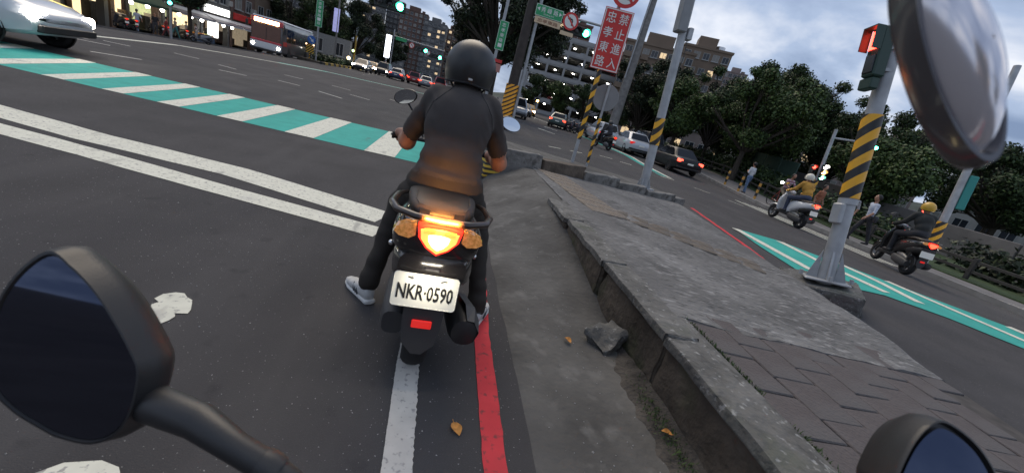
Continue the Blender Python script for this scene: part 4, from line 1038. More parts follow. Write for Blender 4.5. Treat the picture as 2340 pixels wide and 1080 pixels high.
def panel(parent, c, w, h, mat, rim=None, rz=0.0, th=.012, name='sign_panel', rr=0.0):
    mb = MB(); mb.bbox((-w/2,0,-h/2),(w/2,th,h/2),.004); o = mb.build(name, mat, parent, c, (0,rr,rz))
    if rim:
        mb = MB(); b = min(w,h)*.035; i = min(w,h)*.02
        for lo, hi in (((-w/2+i,-h/2+i),(w/2-i,-h/2+i+b)),((-w/2+i,h/2-i-b),(w/2-i,h/2-i)),((-w/2+i,-h/2+i+b),(-w/2+i+b,h/2-i-b)),((w/2-i-b,-h/2+i+b),(w/2-i,h/2-i-b))):
            mb.box((lo[0],-.002,lo[1]),(hi[0],.001,hi[1]))
        mb.build('border', rim, o)
    return o
def lens(parent, c, r, mat, hood=True):
    mb = MB(); mb.lathe([(0,-.02),(r*.6,-.016),(r,0),(r,.01)], 'Y', c, 18); l = mb.build('lens', mat, parent, smooth=50)
    if hood: mb = MB(); mb.lathe([(r*1.08,-.20),(r*1.12,0)], 'Y', c, 18, a0=R(-20), a1=R(200)); mb.build('hood', sig_dark, parent, smooth=50)
def signal(parent, c, lit, rz=0.0, horiz=True, r=.13, n=3):
    """lit: index of the lit lamp -> material"""
    o = empty('signal_head', c, rz); o.parent = parent; s = r*2.5; W_ = s*n
    mb = MB(); mb.bbox(((-W_/2,0,-s/2) if horiz else (-s/2,0,-W_/2)), ((W_/2,.22,s/2) if horiz else (s/2,.22,W_/2)), .03); mb.build('housing', sig_dark, o)
    for i in range(n):
        p = -W_/2+s*(i+.5); lens(o, (p,-.01,0) if horiz else (0,-.01,-p), r*.85, lit.get(i, lens_off))
    return o

# --- red text sign on its post, beyond the broken kerb
x, y = 3.03, 9.16; zb = isl(x, y)
p = pole_thing('sign_post', (x, y, zb), 'striped post with large red Chinese no-entry sign', 'road sign', R(-10))
shaft(p, -.2, 4.6, .042, .042, galv)
sleeve(p, .55, 2.35, .050, st_mid)
rs = panel(p, (.05,-.075,2.70), .62, 1.22, sign_red, sign_white, rr=R(-1))
for i, ch in enumerate('\u7981\u6b62\u9032\u5165'): text_obj('lettering', ch, sign_white, rs, (.135,-.004,.435-.29*i), w=.20, h=.21, bold=.006)
for i, ch in enumerate('\u5fe0\u5b5d\u6771\u8def'): text_obj('lettering', ch, sign_white, rs, (-.135,-.004,.435-.29*i), w=.20, h=.21, bold=.006)
round_sign(p, (.06,-.08,3.64), .30, 'left')
# --- round sign seen from behind
x, y = 3.45, 9.28
p = pole_thing('sign_post', (x, y, isl(x, y)), 'thin striped post with round sign seen from its grey back', 'road sign', R(-12), (-.02,.02))
shaft(p, -.2, 1.95, .028, .028, galv); sleeve(p, .10, 1.15, .036, st_thin)
mb = MB(); mb.lathe([(0,0),(.29,0),(.30,.006),(.29,.012),(0,.012)], 'Y', (0,.04,1.62), 36); mb.box((-.03,-.0,1.40),(.03,.035,1.85)); sb = mb.build('sign_disc', sign_back, p, smooth=30)
# --- street lamp post with control box
x, y = 4.75, 8.67
p = pole_thing('lamp_post', (x, y, isl(x, y)-.02), 'grey tapered lamp post with striped band and control box', 'lamp post', 0, (-.06,.10))
shaft(p, -.2, 7.5, .105, .07, galv); sleeve(p, 1.02, 1.62, .110, st_mid)
mb = MB(); mb.bbox((-.19,-.19,-.1),(.19,.19,.03),.01)
for k in range(4):
    a = PI/4+k*PI/2; mb.loft([[(0.10*math.cos(a)-.008*math.sin(a),.10*math.sin(a)+.008*math.cos(a),.03),(.10*math.cos(a)+.008*math.sin(a),.10*math.sin(a)-.008*math.cos(a),.03),(.17*math.cos(a)+.008*math.sin(a),.17*math.sin(a)-.008*math.cos(a),.03),(.17*math.cos(a)-.008*math.sin(a),.17*math.sin(a)+.008*math.cos(a),.03)],
        [(.098*math.cos(a)-.008*math.sin(a),.098*math.sin(a)+.008*math.cos(a),.24),(.098*math.cos(a)+.008*math.sin(a),.098*math.sin(a)-.008*math.cos(a),.24),(.106*math.cos(a)+.008*math.sin(a),.106*math.sin(a)-.008*math.cos(a),.24),(.106*math.cos(a)-.008*math.sin(a),.106*math.sin(a)+.008*math.cos(a),.24)]])
mb.build('base_plate', galv, p)
mb = MB(); mb.bbox((-.20,-.14,3.42),(.02,.10,4.3),.02); mb.build('control_box', M('box_grey', (.22,.225,.23), .5, var=.1), p)
mb = MB(); mb.bbox((.08,-.10,3.30),(.20,.06,3.55),.015); mb.build('junction_box', galv, p)
mb = MB(); mb.tube([(.14,-.02,3.3),(.16,-.02,3.0),(.12,0,2.6),(.09,0,2.4)], .008, 6); mb.build('cable', blk, p, smooth=True)
# --- big signal pole on the pavement
x, y = 5.16, 4.02; zb = .10
p = pole_thing('signal_pole', (x, y, zb), 'large grey signal pole with orange and black sleeve on concrete footing', 'signal pole', 0, (-.045,.20))
me = rough_box((-.50,-.34,-.2),(.40,.34,.11), 3, .02, ch=.03, cuts=4, fine=.01); me.materials.append(top_m); o = link('concrete_footing', me, p, rot=(R(11),0,R(-42)))
shaft(p, 0, 6.5, .092, .075, galv, n=24)
for k in range(4):
    a = R(-42)+k*PI/2; mb = MB(); c, s = math.cos(a), math.sin(a); th = .012
    mb.add([(c*q-s*t, s*q+c*t, z) for t in (-th,th) for q, z in ((.09,.13),(.22,.13),(.10,.52))], [(0,1,2),(5,4,3),(0,3,4,1),(1,4,5,2),(2,5,3,0)]); mb.build('gusset', galv, p)
mb = MB(); mb.bbox((-.24,-.24,.12),(.24,.24,.15),.01); bp = mb.build('base_plate', galv, p, rot=(0,0,R(-42)))
for k in range(4):
    a = R(3)+k*PI/2; mb = MB(); mb.cyl((.27*math.cos(a),.27*math.sin(a),.15),(.27*math.cos(a),.27*math.sin(a),.21),.025,n=6); mb.build('bolt', galv, bp)
sleeve(p, 1.22, 2.26, .105, st_big, rz=R(-52))
mb = MB(); mb.bbox((-.145,-.07,.88),(-.07,.07,1.14),.015); mb.build('junction_box', galv, p)
mb = MB(); mb.tube([(0,0,1.14),(0,0,1.21)], .105, 20); mb.build('collar', galv, p, smooth=40)
h = empty('pedestrian_signal', (-.27,.0,2.94), R(-98)); h.scale = (.78,.78,.9); h.parent = p
mb = MB(); mb.bbox((-.11,0,-.30),(.11,.20,.34),.02); mb.bbox((-.13,.02,-.46),(.10,.16,-.31),.015); mb.build('housing', sig_body, h)
mb = MB(); mb.bbox((-.085,-.02,.05),(.085,.0,.29),.01); mb.build('lens', lit_red, h); mb = MB(); mb.bbox((-.085,-.02,-.26),(.085,0,-.02),.01); mb.build('lens', lens_off, h)
mb = MB(); mb.box((.02,.20,.08),(.06,.36,.12)); mb.box((.02,.20,-.2),(.06,.36,-.16)); mb.build('bracket', galv, h)
mb = MB(); mb.box((-.12,-.14,.31),(.12,0,.325)); mb.box((-.12,-.14,.03),(-.108,0,.31)); mb.box((.108,-.14,.03),(.12,0,.31)); mb.build('hood', sig_body, h)
# --- big pole with sign arm straight ahead
x, y = 2.59, 19.55
p = pole_thing('signal_pole', (x, y, gz(x, y)), 'dark pole ahead of the rider with sign arm and brightened striped sleeve', 'signal pole')
shaft(p, -.1, 8, .26, .17, pole_dark, n=20); sleeve(p, .35, 2.05, .30, st_glow)
shaft(p, 0, 7.2, .075, .07, galv, 'steel_riser', .36, -.1)
mb = MB(); mb.tube([(.2,0,5.35),(1.6,0,5.42),(4.2,-.1,5.5)], [.07,.06,.045], 10); mb.tube([(-.2,0,6.6),(-3,0,6.75),(-6.3,0,6.8)], [.08,.07,.05], 10); mb.build('mast_arm', galv, p, smooth=40)
gs = panel(p, (.80,-.30,5.28), 1.25, .46, sign_green, sign_white); text_obj('lettering', '\u79c0 \u5cf0 \u8def', sign_white, gs, (0,-.004,.055), w=.78, h=.21, bold=.006); text_obj('lettering', 'Xiufeng Rd.', sign_white, gs, (0,-.004,-.12), w=.5, h=.075)
for s in (-1, 1):
    mb = MB(); mb.add([(s*.57,-.004,.05),(s*.45,-.004,.13),(s*.45,-.004,-.03)], [(0,1,2)]); mb.build('arrow', sign_white, gs, fix=False)
ts = panel(p, (.82,-.30,4.90), 1.20, .26, sign_tan, None); text_obj('lettering', '\u5fe0\u5b5d\u6771\u8def', M('ink_brown', (.22,.09,.05), .6), ts, (0,-.004,0), w=.95, h=.15, bold=.01)
round_sign(p, (1.82,-.30,5.22), .36, 'left'); panel(p, (1.78,-.28,4.70), .62, .16, sign_tan, None, name='sub_plate')
signal(p, (2.30,-.02,5.0), {2: lit_green}, r=.17)
mb = MB(); mb.cyl((-5.75,0,6.78),(-5.75,0,4.1),.03,n=8); mb.build('drop_pipe', galv, p)
signal(p, (-5.85,-.1,3.80), {2: lit_green}, r=.17)
mb = MB(); mb.bbox((-7.9,-.08,4.0),(-7.3,-.05,4.4),.01); mb.build('sub_plate', sign_tan, p)
# --- post with vertical green street name and cameras
x, y = 1.40, 18.7
p = pole_thing('sign_post', (x, y, gz(x, y)), 'grey post with upright green street name sign behind the helmet', 'road sign', 0, (.015,0))
shaft(p, -.1, 7, .075, .06, galv)
vp = panel(p, (.06,-.1,3.78), .38, 1.15, sign_green, sign_white)
for i, ch in enumerate('\u5fe0\u5b5d\u6771\u8def\u4e00'): text_obj('lettering', ch, sign_white, vp, (0,-.004,.42-.20*i), w=.17, h=.15, bold=.006)
mb = MB(); mb.tube([(0,0,2.95),(-.5,-.1,3.02)], .02, 8); mb.bbox((-.72,-.2,2.98),(-.42,-.08,3.09),.015); mb.build('camera', galv, p)
pp = panel(p, (.12,-.09,2.5), .42, .34, M('plate_pink', (.42,.20,.17), .6), None, name='sub_plate'); panel(p, (.16,-.09,2.78), .34, .13, sign_red, None, name='sub_plate')
# --- tall concrete pole behind trees
x, y = 12.5, 30.7
p = pole_thing('utility_pole', (x, y, gz(x, y)), 'tall pale concrete utility pole rising behind the red sign', 'utility pole')
shaft(p, -.2, 14, .40, .20, pole_old, n=20)
mb = MB(); mb.tube([(-.35,-.2,5),(-.30,-.2,9),(-.20,-.2,13.5)], .05, 8); mb.build('conduit', galv, p, smooth=True)
# --- park-side signal with no-left sign
x, y = 15.6, 14.5; zb = gz(x, y)+.12
p = pole_thing('signal_pole', (x, y, zb), 'thin park-side pole with no-left-turn roundel on a short arm', 'signal pole', R(-30), (-.06,.10))
shaft(p, -.1, 3.9, .075, .06, galv); sleeve(p, .95, 1.75, .085, st_mid)
mb = MB(); mb.tube([(0,0,3.55),(1.0,0,3.58)], .04, 8); mb.build('mast_arm', galv, p, smooth=True)
round_sign(p, (1.12,-.06,3.5), .30, 'left'); panel(p, (1.12,-.05,3.02), .5, .28, sign_white, None, name='sub_plate')
mb = MB(); mb.sphere((1.52,-.06,3.45), .07, 10, 8); mb.build('lens', lit_green, p)
signal(p, (-.28,-.1,2.15), {0: lit_red}, horiz=False, r=.08, n=2); signal(p, (.10,-.14,2.1), {0: lit_white, 1: lit_amber, 2: M('signal_teal_lit', (.6,1,.9), .3, emit=14, ecol=(.3,1,.7))}, horiz=False, r=.09, n=3)
# --- striped pole and red light at the right edge
x, y = 14.5, 9.0; zb = gz(x, y)+.12
p = pole_thing('signal_pole', (x, y, zb), 'pale pole with striped sleeve behind the yellow-helmet rider', 'signal pole', R(-40), (-.05,.16))
shaft(p, -.1, 6, .10, .08, galv); sleeve(p, .55, 1.45, .115, st_mid)
signal(p, (-.5,-.1,1.55), {0: lit_red}, horiz=False, r=.08, n=2)
mb = MB(); mb.bbox((.1,-.05,1.9),(.3,.05,2.9),.02); mb.build('banner', M('banner_teal', (.03,.22,.20), .7), p)
# --- median furniture on the left
x, y = -13.6, 44.5
p = pole_thing('sign_post', (x, y, gz(x, y)), 'grey median post with tall green street name sign', 'road sign')
shaft(p, 0, 8, .09, .07, galv); vp = panel(p, (.03,-.12,4.35), .62, 2.3, sign_green, sign_white)
for i, ch in enumerate('\u5fe0\u5b5d\u6771\u8def\u4e00\u6bb5'): text_obj('lettering', ch, sign_white, vp, (0,-.004,.88-.34*i), w=.30, h=.27, bold=.006)
x, y = -13.9, 43.6
p = pole_thing('keep_right_sign', (x, y, gz(x, y)), 'blue arrow roundel above striped plate at the median nose', 'road sign')
shaft(p, 0, 1.9, .04, .04, st_thin)
mb = MB(); mb.lathe([(0,0),(.36,0),(.36,.01),(0,.01)], 'Y', (.1,-.06,1.95), 28); bl = mb.build('blue_disc', sign_blue, p, smooth=30)
mb = MB(); mb.add([(q[0]+.1,-.07,q[1]+1.95) for q in [(-.22,.16),(-.16,.22),(.06,0),(.14,.08),(.2,-.2),(-.08,-.14),(0,-.06)]], [(0,1,2,6),(2,3,4,5,6)]); mb.build('arrow', sign_white, bl, fix=False)
mb = MB(); mb.bbox((-.36,-.06,.75),(.36,-.03,1.5),.02); mb.build('striped_plate', st_plate, p)
for s in (-1, 1): mb = MB(); mb.sphere((s*.33,-.07,1.5), .07, 8, 6); mb.build('warning_lamp', M('beacon_lit', (1,.7,.5), .4, emit=3, ecol=(1,.6,.35)), p)
x, y = -13.4, 50
p = pole_thing('lamp_post', (x, y, gz(x, y)), 'post carrying a violet lit banner above the median', 'lamp post')
shaft(p, 0, 9, .10, .08, pole_old); mb = MB(); mb.bbox((-.45,-.08,3.4),(.15,-.03,5.7),.02); mb.build('banner', M('banner_violet', (.35,.36,.62), .6, emit=.35, ecol=(.5,.5,.9), var=.3, scale=3), p)
# far signals over the road ahead
x, y = -12.6, 84
p = pole_thing('signal_pole', (x, y, 0), 'far signal gantry with two green lights over the traffic', 'signal pole')
shaft(p, 0, 8, .12, .1, galv)
mb = MB(); mb.tube([(0,0,6.9),(9.5,0,6.7)], .08, 8); mb.build('mast_arm', galv, p)
signal(p, (5.2,-.2,5.85), {2: lit_green}, r=.34); signal(p, (8.0,-.2,5.35), {2: lit_green}, r=.34)
panel(p, (1.4,-.2,6.6), 2.0, .6, sign_green, None); round_sign(p, (3.4,-.2,6.1), .5, 'left'); round_sign(p, (6.6,-.2,5.6), .4, None)
x, y = -11.2, 70
p = pole_thing('shop_sign', (x, y, 0), 'tall glowing white sign board beside the far traffic', 'sign board')
shaft(p, 0, 4, .08, .08, galv); mb = MB(); mb.bbox((-.4,-.1,2.6),(.4,.1,5.9),.04); mb.build('board', M('sign_lit_white', (.9,.93,1), .4, emit=3.0, ecol=(.85,.9,1)), p)
x, y = -14.3, 63
p = pole_thing('signal_pole', (x, y, 0), 'yellow pole with small green light on the median', 'signal pole')
shaft(p, 0, 4.2, .1, .1, M('pole_yellow', (.40,.25,.04), .6)); signal(p, (-.2,-.1,2.2), {0: M('signal_pale_green', (.8,1,.4), .3, emit=12, ecol=(.7,1,.35))}, r=.16, n=1); mb = MB(); mb.sphere((-.7,-.1,1.1), .22, 10, 8); mb.build('warm_lamp', M('lamp_warm_lit', (1,.8,.5), .4, emit=8, ecol=(1,.75,.4)), p)
x, y = 12.2, 62
p = pole_thing('signal_pole', (x, y, 0), 'far right road signal with one green light before the car park', 'signal pole')
shaft(p, 0, 5.2, .1, .1, galv); mb = MB(); mb.tube([(0,0,4.9),(-2.2,0,4.9)], .05, 6); mb.build('mast_arm', galv, p); signal(p, (-.2,-.15,4.7), {0: lit_green}, r=.26, n=1); signal(p, (.2,-.15,2.2), {0: lit_amber}, r=.22, n=1)
# left-hand crossing signal before the shops
x, y = -24.6, 42
p = pole_thing('signal_pole', (x, y, gz(x, y)), 'signal pole with red light in front of the shops', 'signal pole')
shaft(p, 0, 6, .1, .08, galv); signal(p, (.1,-.2,3.3), {0: lit_red, 2: M('signal_cyan_lit', (.3,1,.9), .3, emit=7, ecol=(.1,.9,.8))}, R(25), False, r=.18)
# bollards along the park kerb
bol_m = stripe_mat('stripes_bollard', (.55,.28,.05), (.03,.03,.03), .34, 0)
for i, (t, lab) in enumerate(((1.0,'striped bollard close behind the black car'),(-.6,'middle striped bollard between car and walking man'),(-2.3,'striped bollard at the feet of the walking man'))):
    x, y = pk(t, .35); mb = MB(); mb.lathe([(0,.95),(.05,.94),(.06,.9),(.06,.0)], 'Z', n=14)
    o = mb.build('bollard', bol_m, loc=(x, y, gz(x, y)+.12), smooth=40); tag(o, lab, 'bollard', 'striped bollards on the park kerb')

# ================================================================== people
def cloth(name, col): return M('cloth_'+name, col, .85, var=.18, scale=8, bump=.1, bscale=90)
def person(loc, rz, label, top, bottom, pose='walk', shoes=None, hair=hair_m, vox=.022, h=1.0, group=None, cat='person', bag=None):
    p = []; C = lambda a, b, r0, r1, g: p.append(('c', a, b, r0, r1, g)); Ee = lambda c, r, t, g: p.append(('e', c, r, t, g))
    if pose in ('walk', 'stand', 'phone', 'bike'):
        st = {'walk': .26, 'stand': .05, 'phone': .12, 'bike': 0}[pose]
        if pose == 'bike':
            hz, ty = 1.0, .16
            feet = {-1: (.28, .42), 1: (.20, .14)}
        else: hz, ty = .93, .02
        Ee((0,0,hz),(.155,.115,.11),0,2); Ee((0,ty*.4,hz+.16),(.14,.10,.14),0,1); Ee((0,ty,hz+.34),(.17,.11,.17),0,1)
        sh = hz+.46; C((-.13,ty*1.2,sh),(.13,ty*1.2,sh),.06,.06,1); C((0,ty*1.3,sh+.03),(0,ty*1.5,sh+.13),.05,.048,0)
        hy = ty*1.7+.02; Ee((0,hy,sh+.235),(.075,.092,.112),0,0); Ee((0,hy-.032,sh+.262),(.090,.098,.108),0,4); C((0,hy+.085,sh+.22),(0,hy+.10,sh+.21),.013,.013,0)
        for s in (-1, 1):
            if pose == 'bike':
                fy, fz = feet[s]; k = (s*.12,.34,.86 if s < 0 else .72); C((s*.08,0,hz-.05),k,.085,.065,2); C(k,(s*.1,fy,fz+.06),.06,.045,2); C((s*.1,fy-.04,fz),(s*.11,fy+.14,fz-.01),.04,.035,3)
                C((s*.17,ty*1.2,sh),(s*.24,.30,sh-.22),.05,.042,1); C((s*.24,.30,sh-.22),(s*.24,.52,sh-.32),.038,.03,0); C((s*.24,.52,sh-.32),(s*.22,.58,sh-.32),.034,.03,0)
            else:
                fy = s*st; kz = .50; k = (s*.10, fy*.55+.05*(1 if fy > 0 else .2), kz)
                C((s*.085,0,hz-.04),k,.088,.065,2); C(k,(s*.105,fy-.02*(fy<0),.10),.062,.046,2); C((s*.105,fy-.05,.045),(s*.12,fy+.14,.04),.042,.036,3)
                if pose == 'phone' and s > 0: el = (s*.23,.03,sh-.26); ha = (s*.08,.26,sh-.16)
                elif pose == 'phone': el = (s*.23,.02,sh-.26); ha = (s*.05,.26,sh-.18)
                else: el = (s*.23,-fy*.4-.03,sh-.27); ha = (s*.24,-fy*.9+.05,sh-.50)
                C((s*.17,ty*1.2,sh),el,.052,.044,1); C(el,ha,.038,.03,0); C(ha,tuple(Vector(ha)+(Vector(ha)-Vector(el)).normalized()*.08),.034,.024,0)
    else:  # riding: scooter frame
        Ee((0,.20,.97),(.16,.135,.11),0,2); Ee((0,.23,1.10),(.15,.115,.14),0,1); Ee((0,.31,1.25),(.185,.125,.18),R(-12),1)
        C((-.135,.37,1.385),(.135,.37,1.385),.066,.066,1); C((0,.40,1.42),(0,.43,1.50),.05,.05,0); Ee((0,.46,1.57),(.078,.095,.112),0,0); C((0,.55,1.55),(0,.565,1.54),.014,.014,0)
        for s in (-1, 1):
            C((s*.175,.37,1.37),(s*.25,.48,1.15),.062,.055,1); C((s*.25,.48,1.15),(s*.27,.74,1.03),.052,.042,1); C((s*.27,.74,1.03),(s*.27,.80,1.02),.036,.034,0)
            C((s*.09,.24,.93),(s*.16,.66,.84),.095,.072,2)
            if pose == 'ride': C((s*.16,.66,.84),(s*.15,.66,.44),.068,.05,2); C((s*.15,.62,.40),(s*.16,.82,.385),.045,.036,3)
            else: C((s*.16,.66,.84),(s*.27,.58,.14),.068,.05,2); C((s*.27,.55,.05),(s*.29,.75,.045),.045,.036,3)
    o = empty('person', loc, rz, label, cat, group, h)
    me = body_mesh('body', p, [skin, top, bottom, shoes or M('shoe_dark', (.03,.03,.032), .6), hair], vox, .03)
    link('body', me, o)
    return o
jean = cloth('jeans', (.10,.16,.26)); dark = cloth('dark', (.025,.025,.03)); whitec = cloth('white', (.55,.56,.58)); pale = cloth('pale_blue', (.42,.46,.55))
shoew = M('shoe_white', (.5,.5,.5), .6)
x, y = pk(-.3, .85)
w1 = person((x, y, gz(x, y)+.12), R(10), 'man in white shirt and jeans standing at the park kerb', whitec, jean, 'phone')
stripe_c = stripe_mat('shirt_stripes_pink', (.55,.45,.48), (.25,.07,.12), .12, 0, rough=.85)
def bicycle(loc, rz, label):
    o = empty('bicycle', loc, rz, label, 'bicycle'); fr = M('bike_frame_red', (.28,.05,.04), .4)
    for yy in (-.5,.5):
        mb = MB(); mb.lathe([(.30,-.015),(.33,-.015),(.335,0),(.33,.015),(.30,.015),(.30,-.015)], 'X', (0,yy,.335), 28)
        for k in range(10): a = 2*PI*k/10; mb.tube([(0,yy,.335),(0,yy+.31*math.cos(a),.335+.31*math.sin(a))], .004, 4)
        mb.build('wheel', blk_r, o, smooth=40)
    mb = MB()
    for a, b in [((0,-.5,.335),(0,-.18,.80)),((0,-.18,.80),(0,.36,.82)),((0,-.08,.30),(0,.38,.74)),((0,-.08,.30),(0,-.18,.86)),((0,-.5,.335),(0,-.08,.30)),((0,.34,.95),(0,.5,.335))]: mb.cyl(a, b, .016, n=8)
    mb.build('frame', fr, o, smooth=40)
    mb = MB(); mb.sell([(-.32,0,.93,.06,.02),(-.2,0,.935,.085,.03),(-.05,0,.93,.03,.02)], 12); mb.build('saddle', blk, o, smooth=True)
    mb = MB(); mb.tube([(-.26,.46,1.08),(-.1,.40,1.06),(0,.34,1.0),(.1,.40,1.06),(.26,.46,1.08)], .012, 8); mb.build('handlebar', chrome, o, smooth=True)
    mb = MB(); mb.tube([(-.17,.1,.22),(-.05,.06,.24),(-.05,-.08,.30),(.05,-.08,.30),(.05,-.22,.36),(.17,-.26,.38)], .01, 6); mb.build('crank', steel, o)
    return o
x, y = pk(-3.0, 1.1); zz = gz(x, y)+.12
bicycle((x, y, zz), R(175), 'red-framed bicycle ridden on the park footway')
person((x, y, zz), R(175), 'cyclist in pink striped top on the park footway', stripe_c, cloth('khaki', (.16,.13,.09)), 'bike', h=.98)
x, y = pk(-4.4, 1.9); person((x, y, gz(x, y)+.12), R(190), 'person in rust-red clothes half hidden behind the yellow-jacket rider', cloth('rust', (.30,.11,.06)), cloth('rust_dark', (.16,.07,.05)), 'stand')
x, y = 14.75, 11.3; wk = person((x, y, gz(x, y)+.12), R(70), 'woman in pale blouse and dark trousers walking by the park kerb', pale, dark, 'walk')
mb = MB(); mb.sell([(-.06,0,.92,.05,.10),(0,0,.92,.07,.13),(.06,0,.92,.05,.10)], 14, 3); mb.build('shoulder_bag', M('bag_black', (.02,.02,.025), .5), wk, (-.24,-.06,0), smooth=True)
x, y = 16.2, 13.2; person((x, y, gz(x, y)+.14), R(95), 'figure in grey top on the park footway beyond the walking woman', cloth('grey', (.28,.27,.28)), cloth('brown', (.12,.08,.06)), 'stand')
# people before the shops
for (x, y, rz, lab, t, b, ps) in [(-26.6,41.2,60,'person in pale jacket and light jeans before the shops',cloth('pale_grey',(.45,.47,.52)),cloth('light_jeans',(.26,.34,.48)),'walk'),
    (-25.3,42.6,-60,'person in red top crossing before the shops',cloth('red',(.32,.06,.05)),cloth('red_dark',(.20,.05,.05)),'walk'),
    (-25.9,42.2,200,'person in dark coat beside the red-topped walker',dark,cloth('charcoal',(.05,.05,.06)),'stand'),
    (-26.2,45.4,150,'person in teal trousers near the shop signal pole',cloth('beige',(.30,.26,.22)),cloth('teal',(.06,.22,.22)),'walk'),
    (-27.2,50.4,100,'shopper in pale pink shirt at the fruit stall',cloth('pink_pale',(.46,.38,.38)),dark,'stand'),
    (-27.4,49.2,120,'shopper in grey coat at the fruit stall',cloth('greycoat',(.20,.20,.21)),dark,'stand')]:
    person((x, y, gz(x, y)+(.15 if x < -25.5 else 0)), R(rz), lab, t, b, ps, vox=.03)

# ---------------- other scooters
sw = M('paint_white_scooter', (.62,.63,.64), .3, coat=.4)
x, y = 11.35, 10.55; zz = gz(x, y)
s1 = empty('scooter', (x, y, zz), R(-6), 'white scooter with lit tail lamp on the side road', 'scooter'); scooter(s1, sw, blk, tail_far, None, panel=sw)
mus = cloth('mustard_jacket', (.46,.24,.04))
r1 = person((x, y, zz), R(-6), 'rider in mustard jacket and cream helmet on the white scooter', mus, cloth('navy', (.045,.055,.09)), 'ride', vox=.016)
helmet(r1, (0,.45,1.585), col=M('helmet_cream', (.62,.58,.48), .35), visor=False)
mb = MB(); mb.sphere((-.42,.95,1.22), .045, 8, 6); mb.build('mirror_glint_ball', lit_white, s1)  # glowing ball stands in for the glint on the scooter mirror
x, y = 10.98, 7.06; zz = gz(x, y)
s2 = empty('scooter', (x, y, zz), R(-26), 'black scooter at the right edge by the teal crossing', 'scooter'); scooter(s2, gloss_k, blk, tail_far, None)
r2 = person((x, y, zz), R(-26), 'rider in black jacket and yellow helmet at the right edge', cloth('black_jacket', (.022,.023,.022)), dark, 'ride', vox=.016)
helmet(r2, (0,.45,1.585), col=M('helmet_yellow', (.58,.34,.04), .3), visor=False)
x, y = 9.7, 23.4; s4 = empty('scooter', (x, y, 0), R(20), 'dark scooter crossing behind the thin striped post', 'scooter'); scooter(s4, gloss_k, blk, tail_red, None)
r4 = person((x, y, 0), R(20), 'dark-clad rider crossing behind the thin striped post', dark, dark, 'ride', vox=.025); helmet(r4, (0,.45,1.585), visor=False)
# parked rows
proto = empty('scooter', (-24.6,47.6,gz(-24.6,47.6)), R(140), 'grey and white scooter parked alone at the kerb beside the bus', 'scooter', 'scooters parked before the shops')
scooter(proto, M('paint_silver_scooter', (.30,.30,.32), .35, coat=.3), blk, red_refl, None)
protod = empty('scooter', (-26.2,39.2,gz(-26.2,39.2)+.15), R(60), 'dark scooter in the row parked before the shops', 'scooter', 'scooters parked before the shops')
scooter(protod, M('paint_dark_scooter', (.04,.04,.05), .35, coat=.3), blk, red_refl, None)
for (x, y, rz) in [(-26.3,40.3,70),(-26.2,43.4,65),(-26.4,44.3,75),(-26.1,46.6,62)]:
    c = copy_tree(protod); c.location = (x, y, gz(x, y)+.15); c.rotation_euler.z = R(rz)
for (x, y, rz) in [(11.3,37.2,100),(11.9,36.4,105),(12.4,35.6,95)]:
    c = copy_tree(protod); c.location = (x, y, gz(x, y)); c.rotation_euler.z = R(rz); c['label'] = 'dark scooter in the row parked beyond the white cars'; c['group'] = 'scooters parked beyond the white cars'
for (x, y, rz) in [(3.0,35.0,160),(3.9,36.4,150),(2.2,36.8,170)]:
    c = copy_tree(protod); c.location = (x, y, 0); c.rotation_euler.z = R(rz); c['label'] = 'dark scooter parked under the big tree'; c['group'] = 'scooters parked under the big tree'

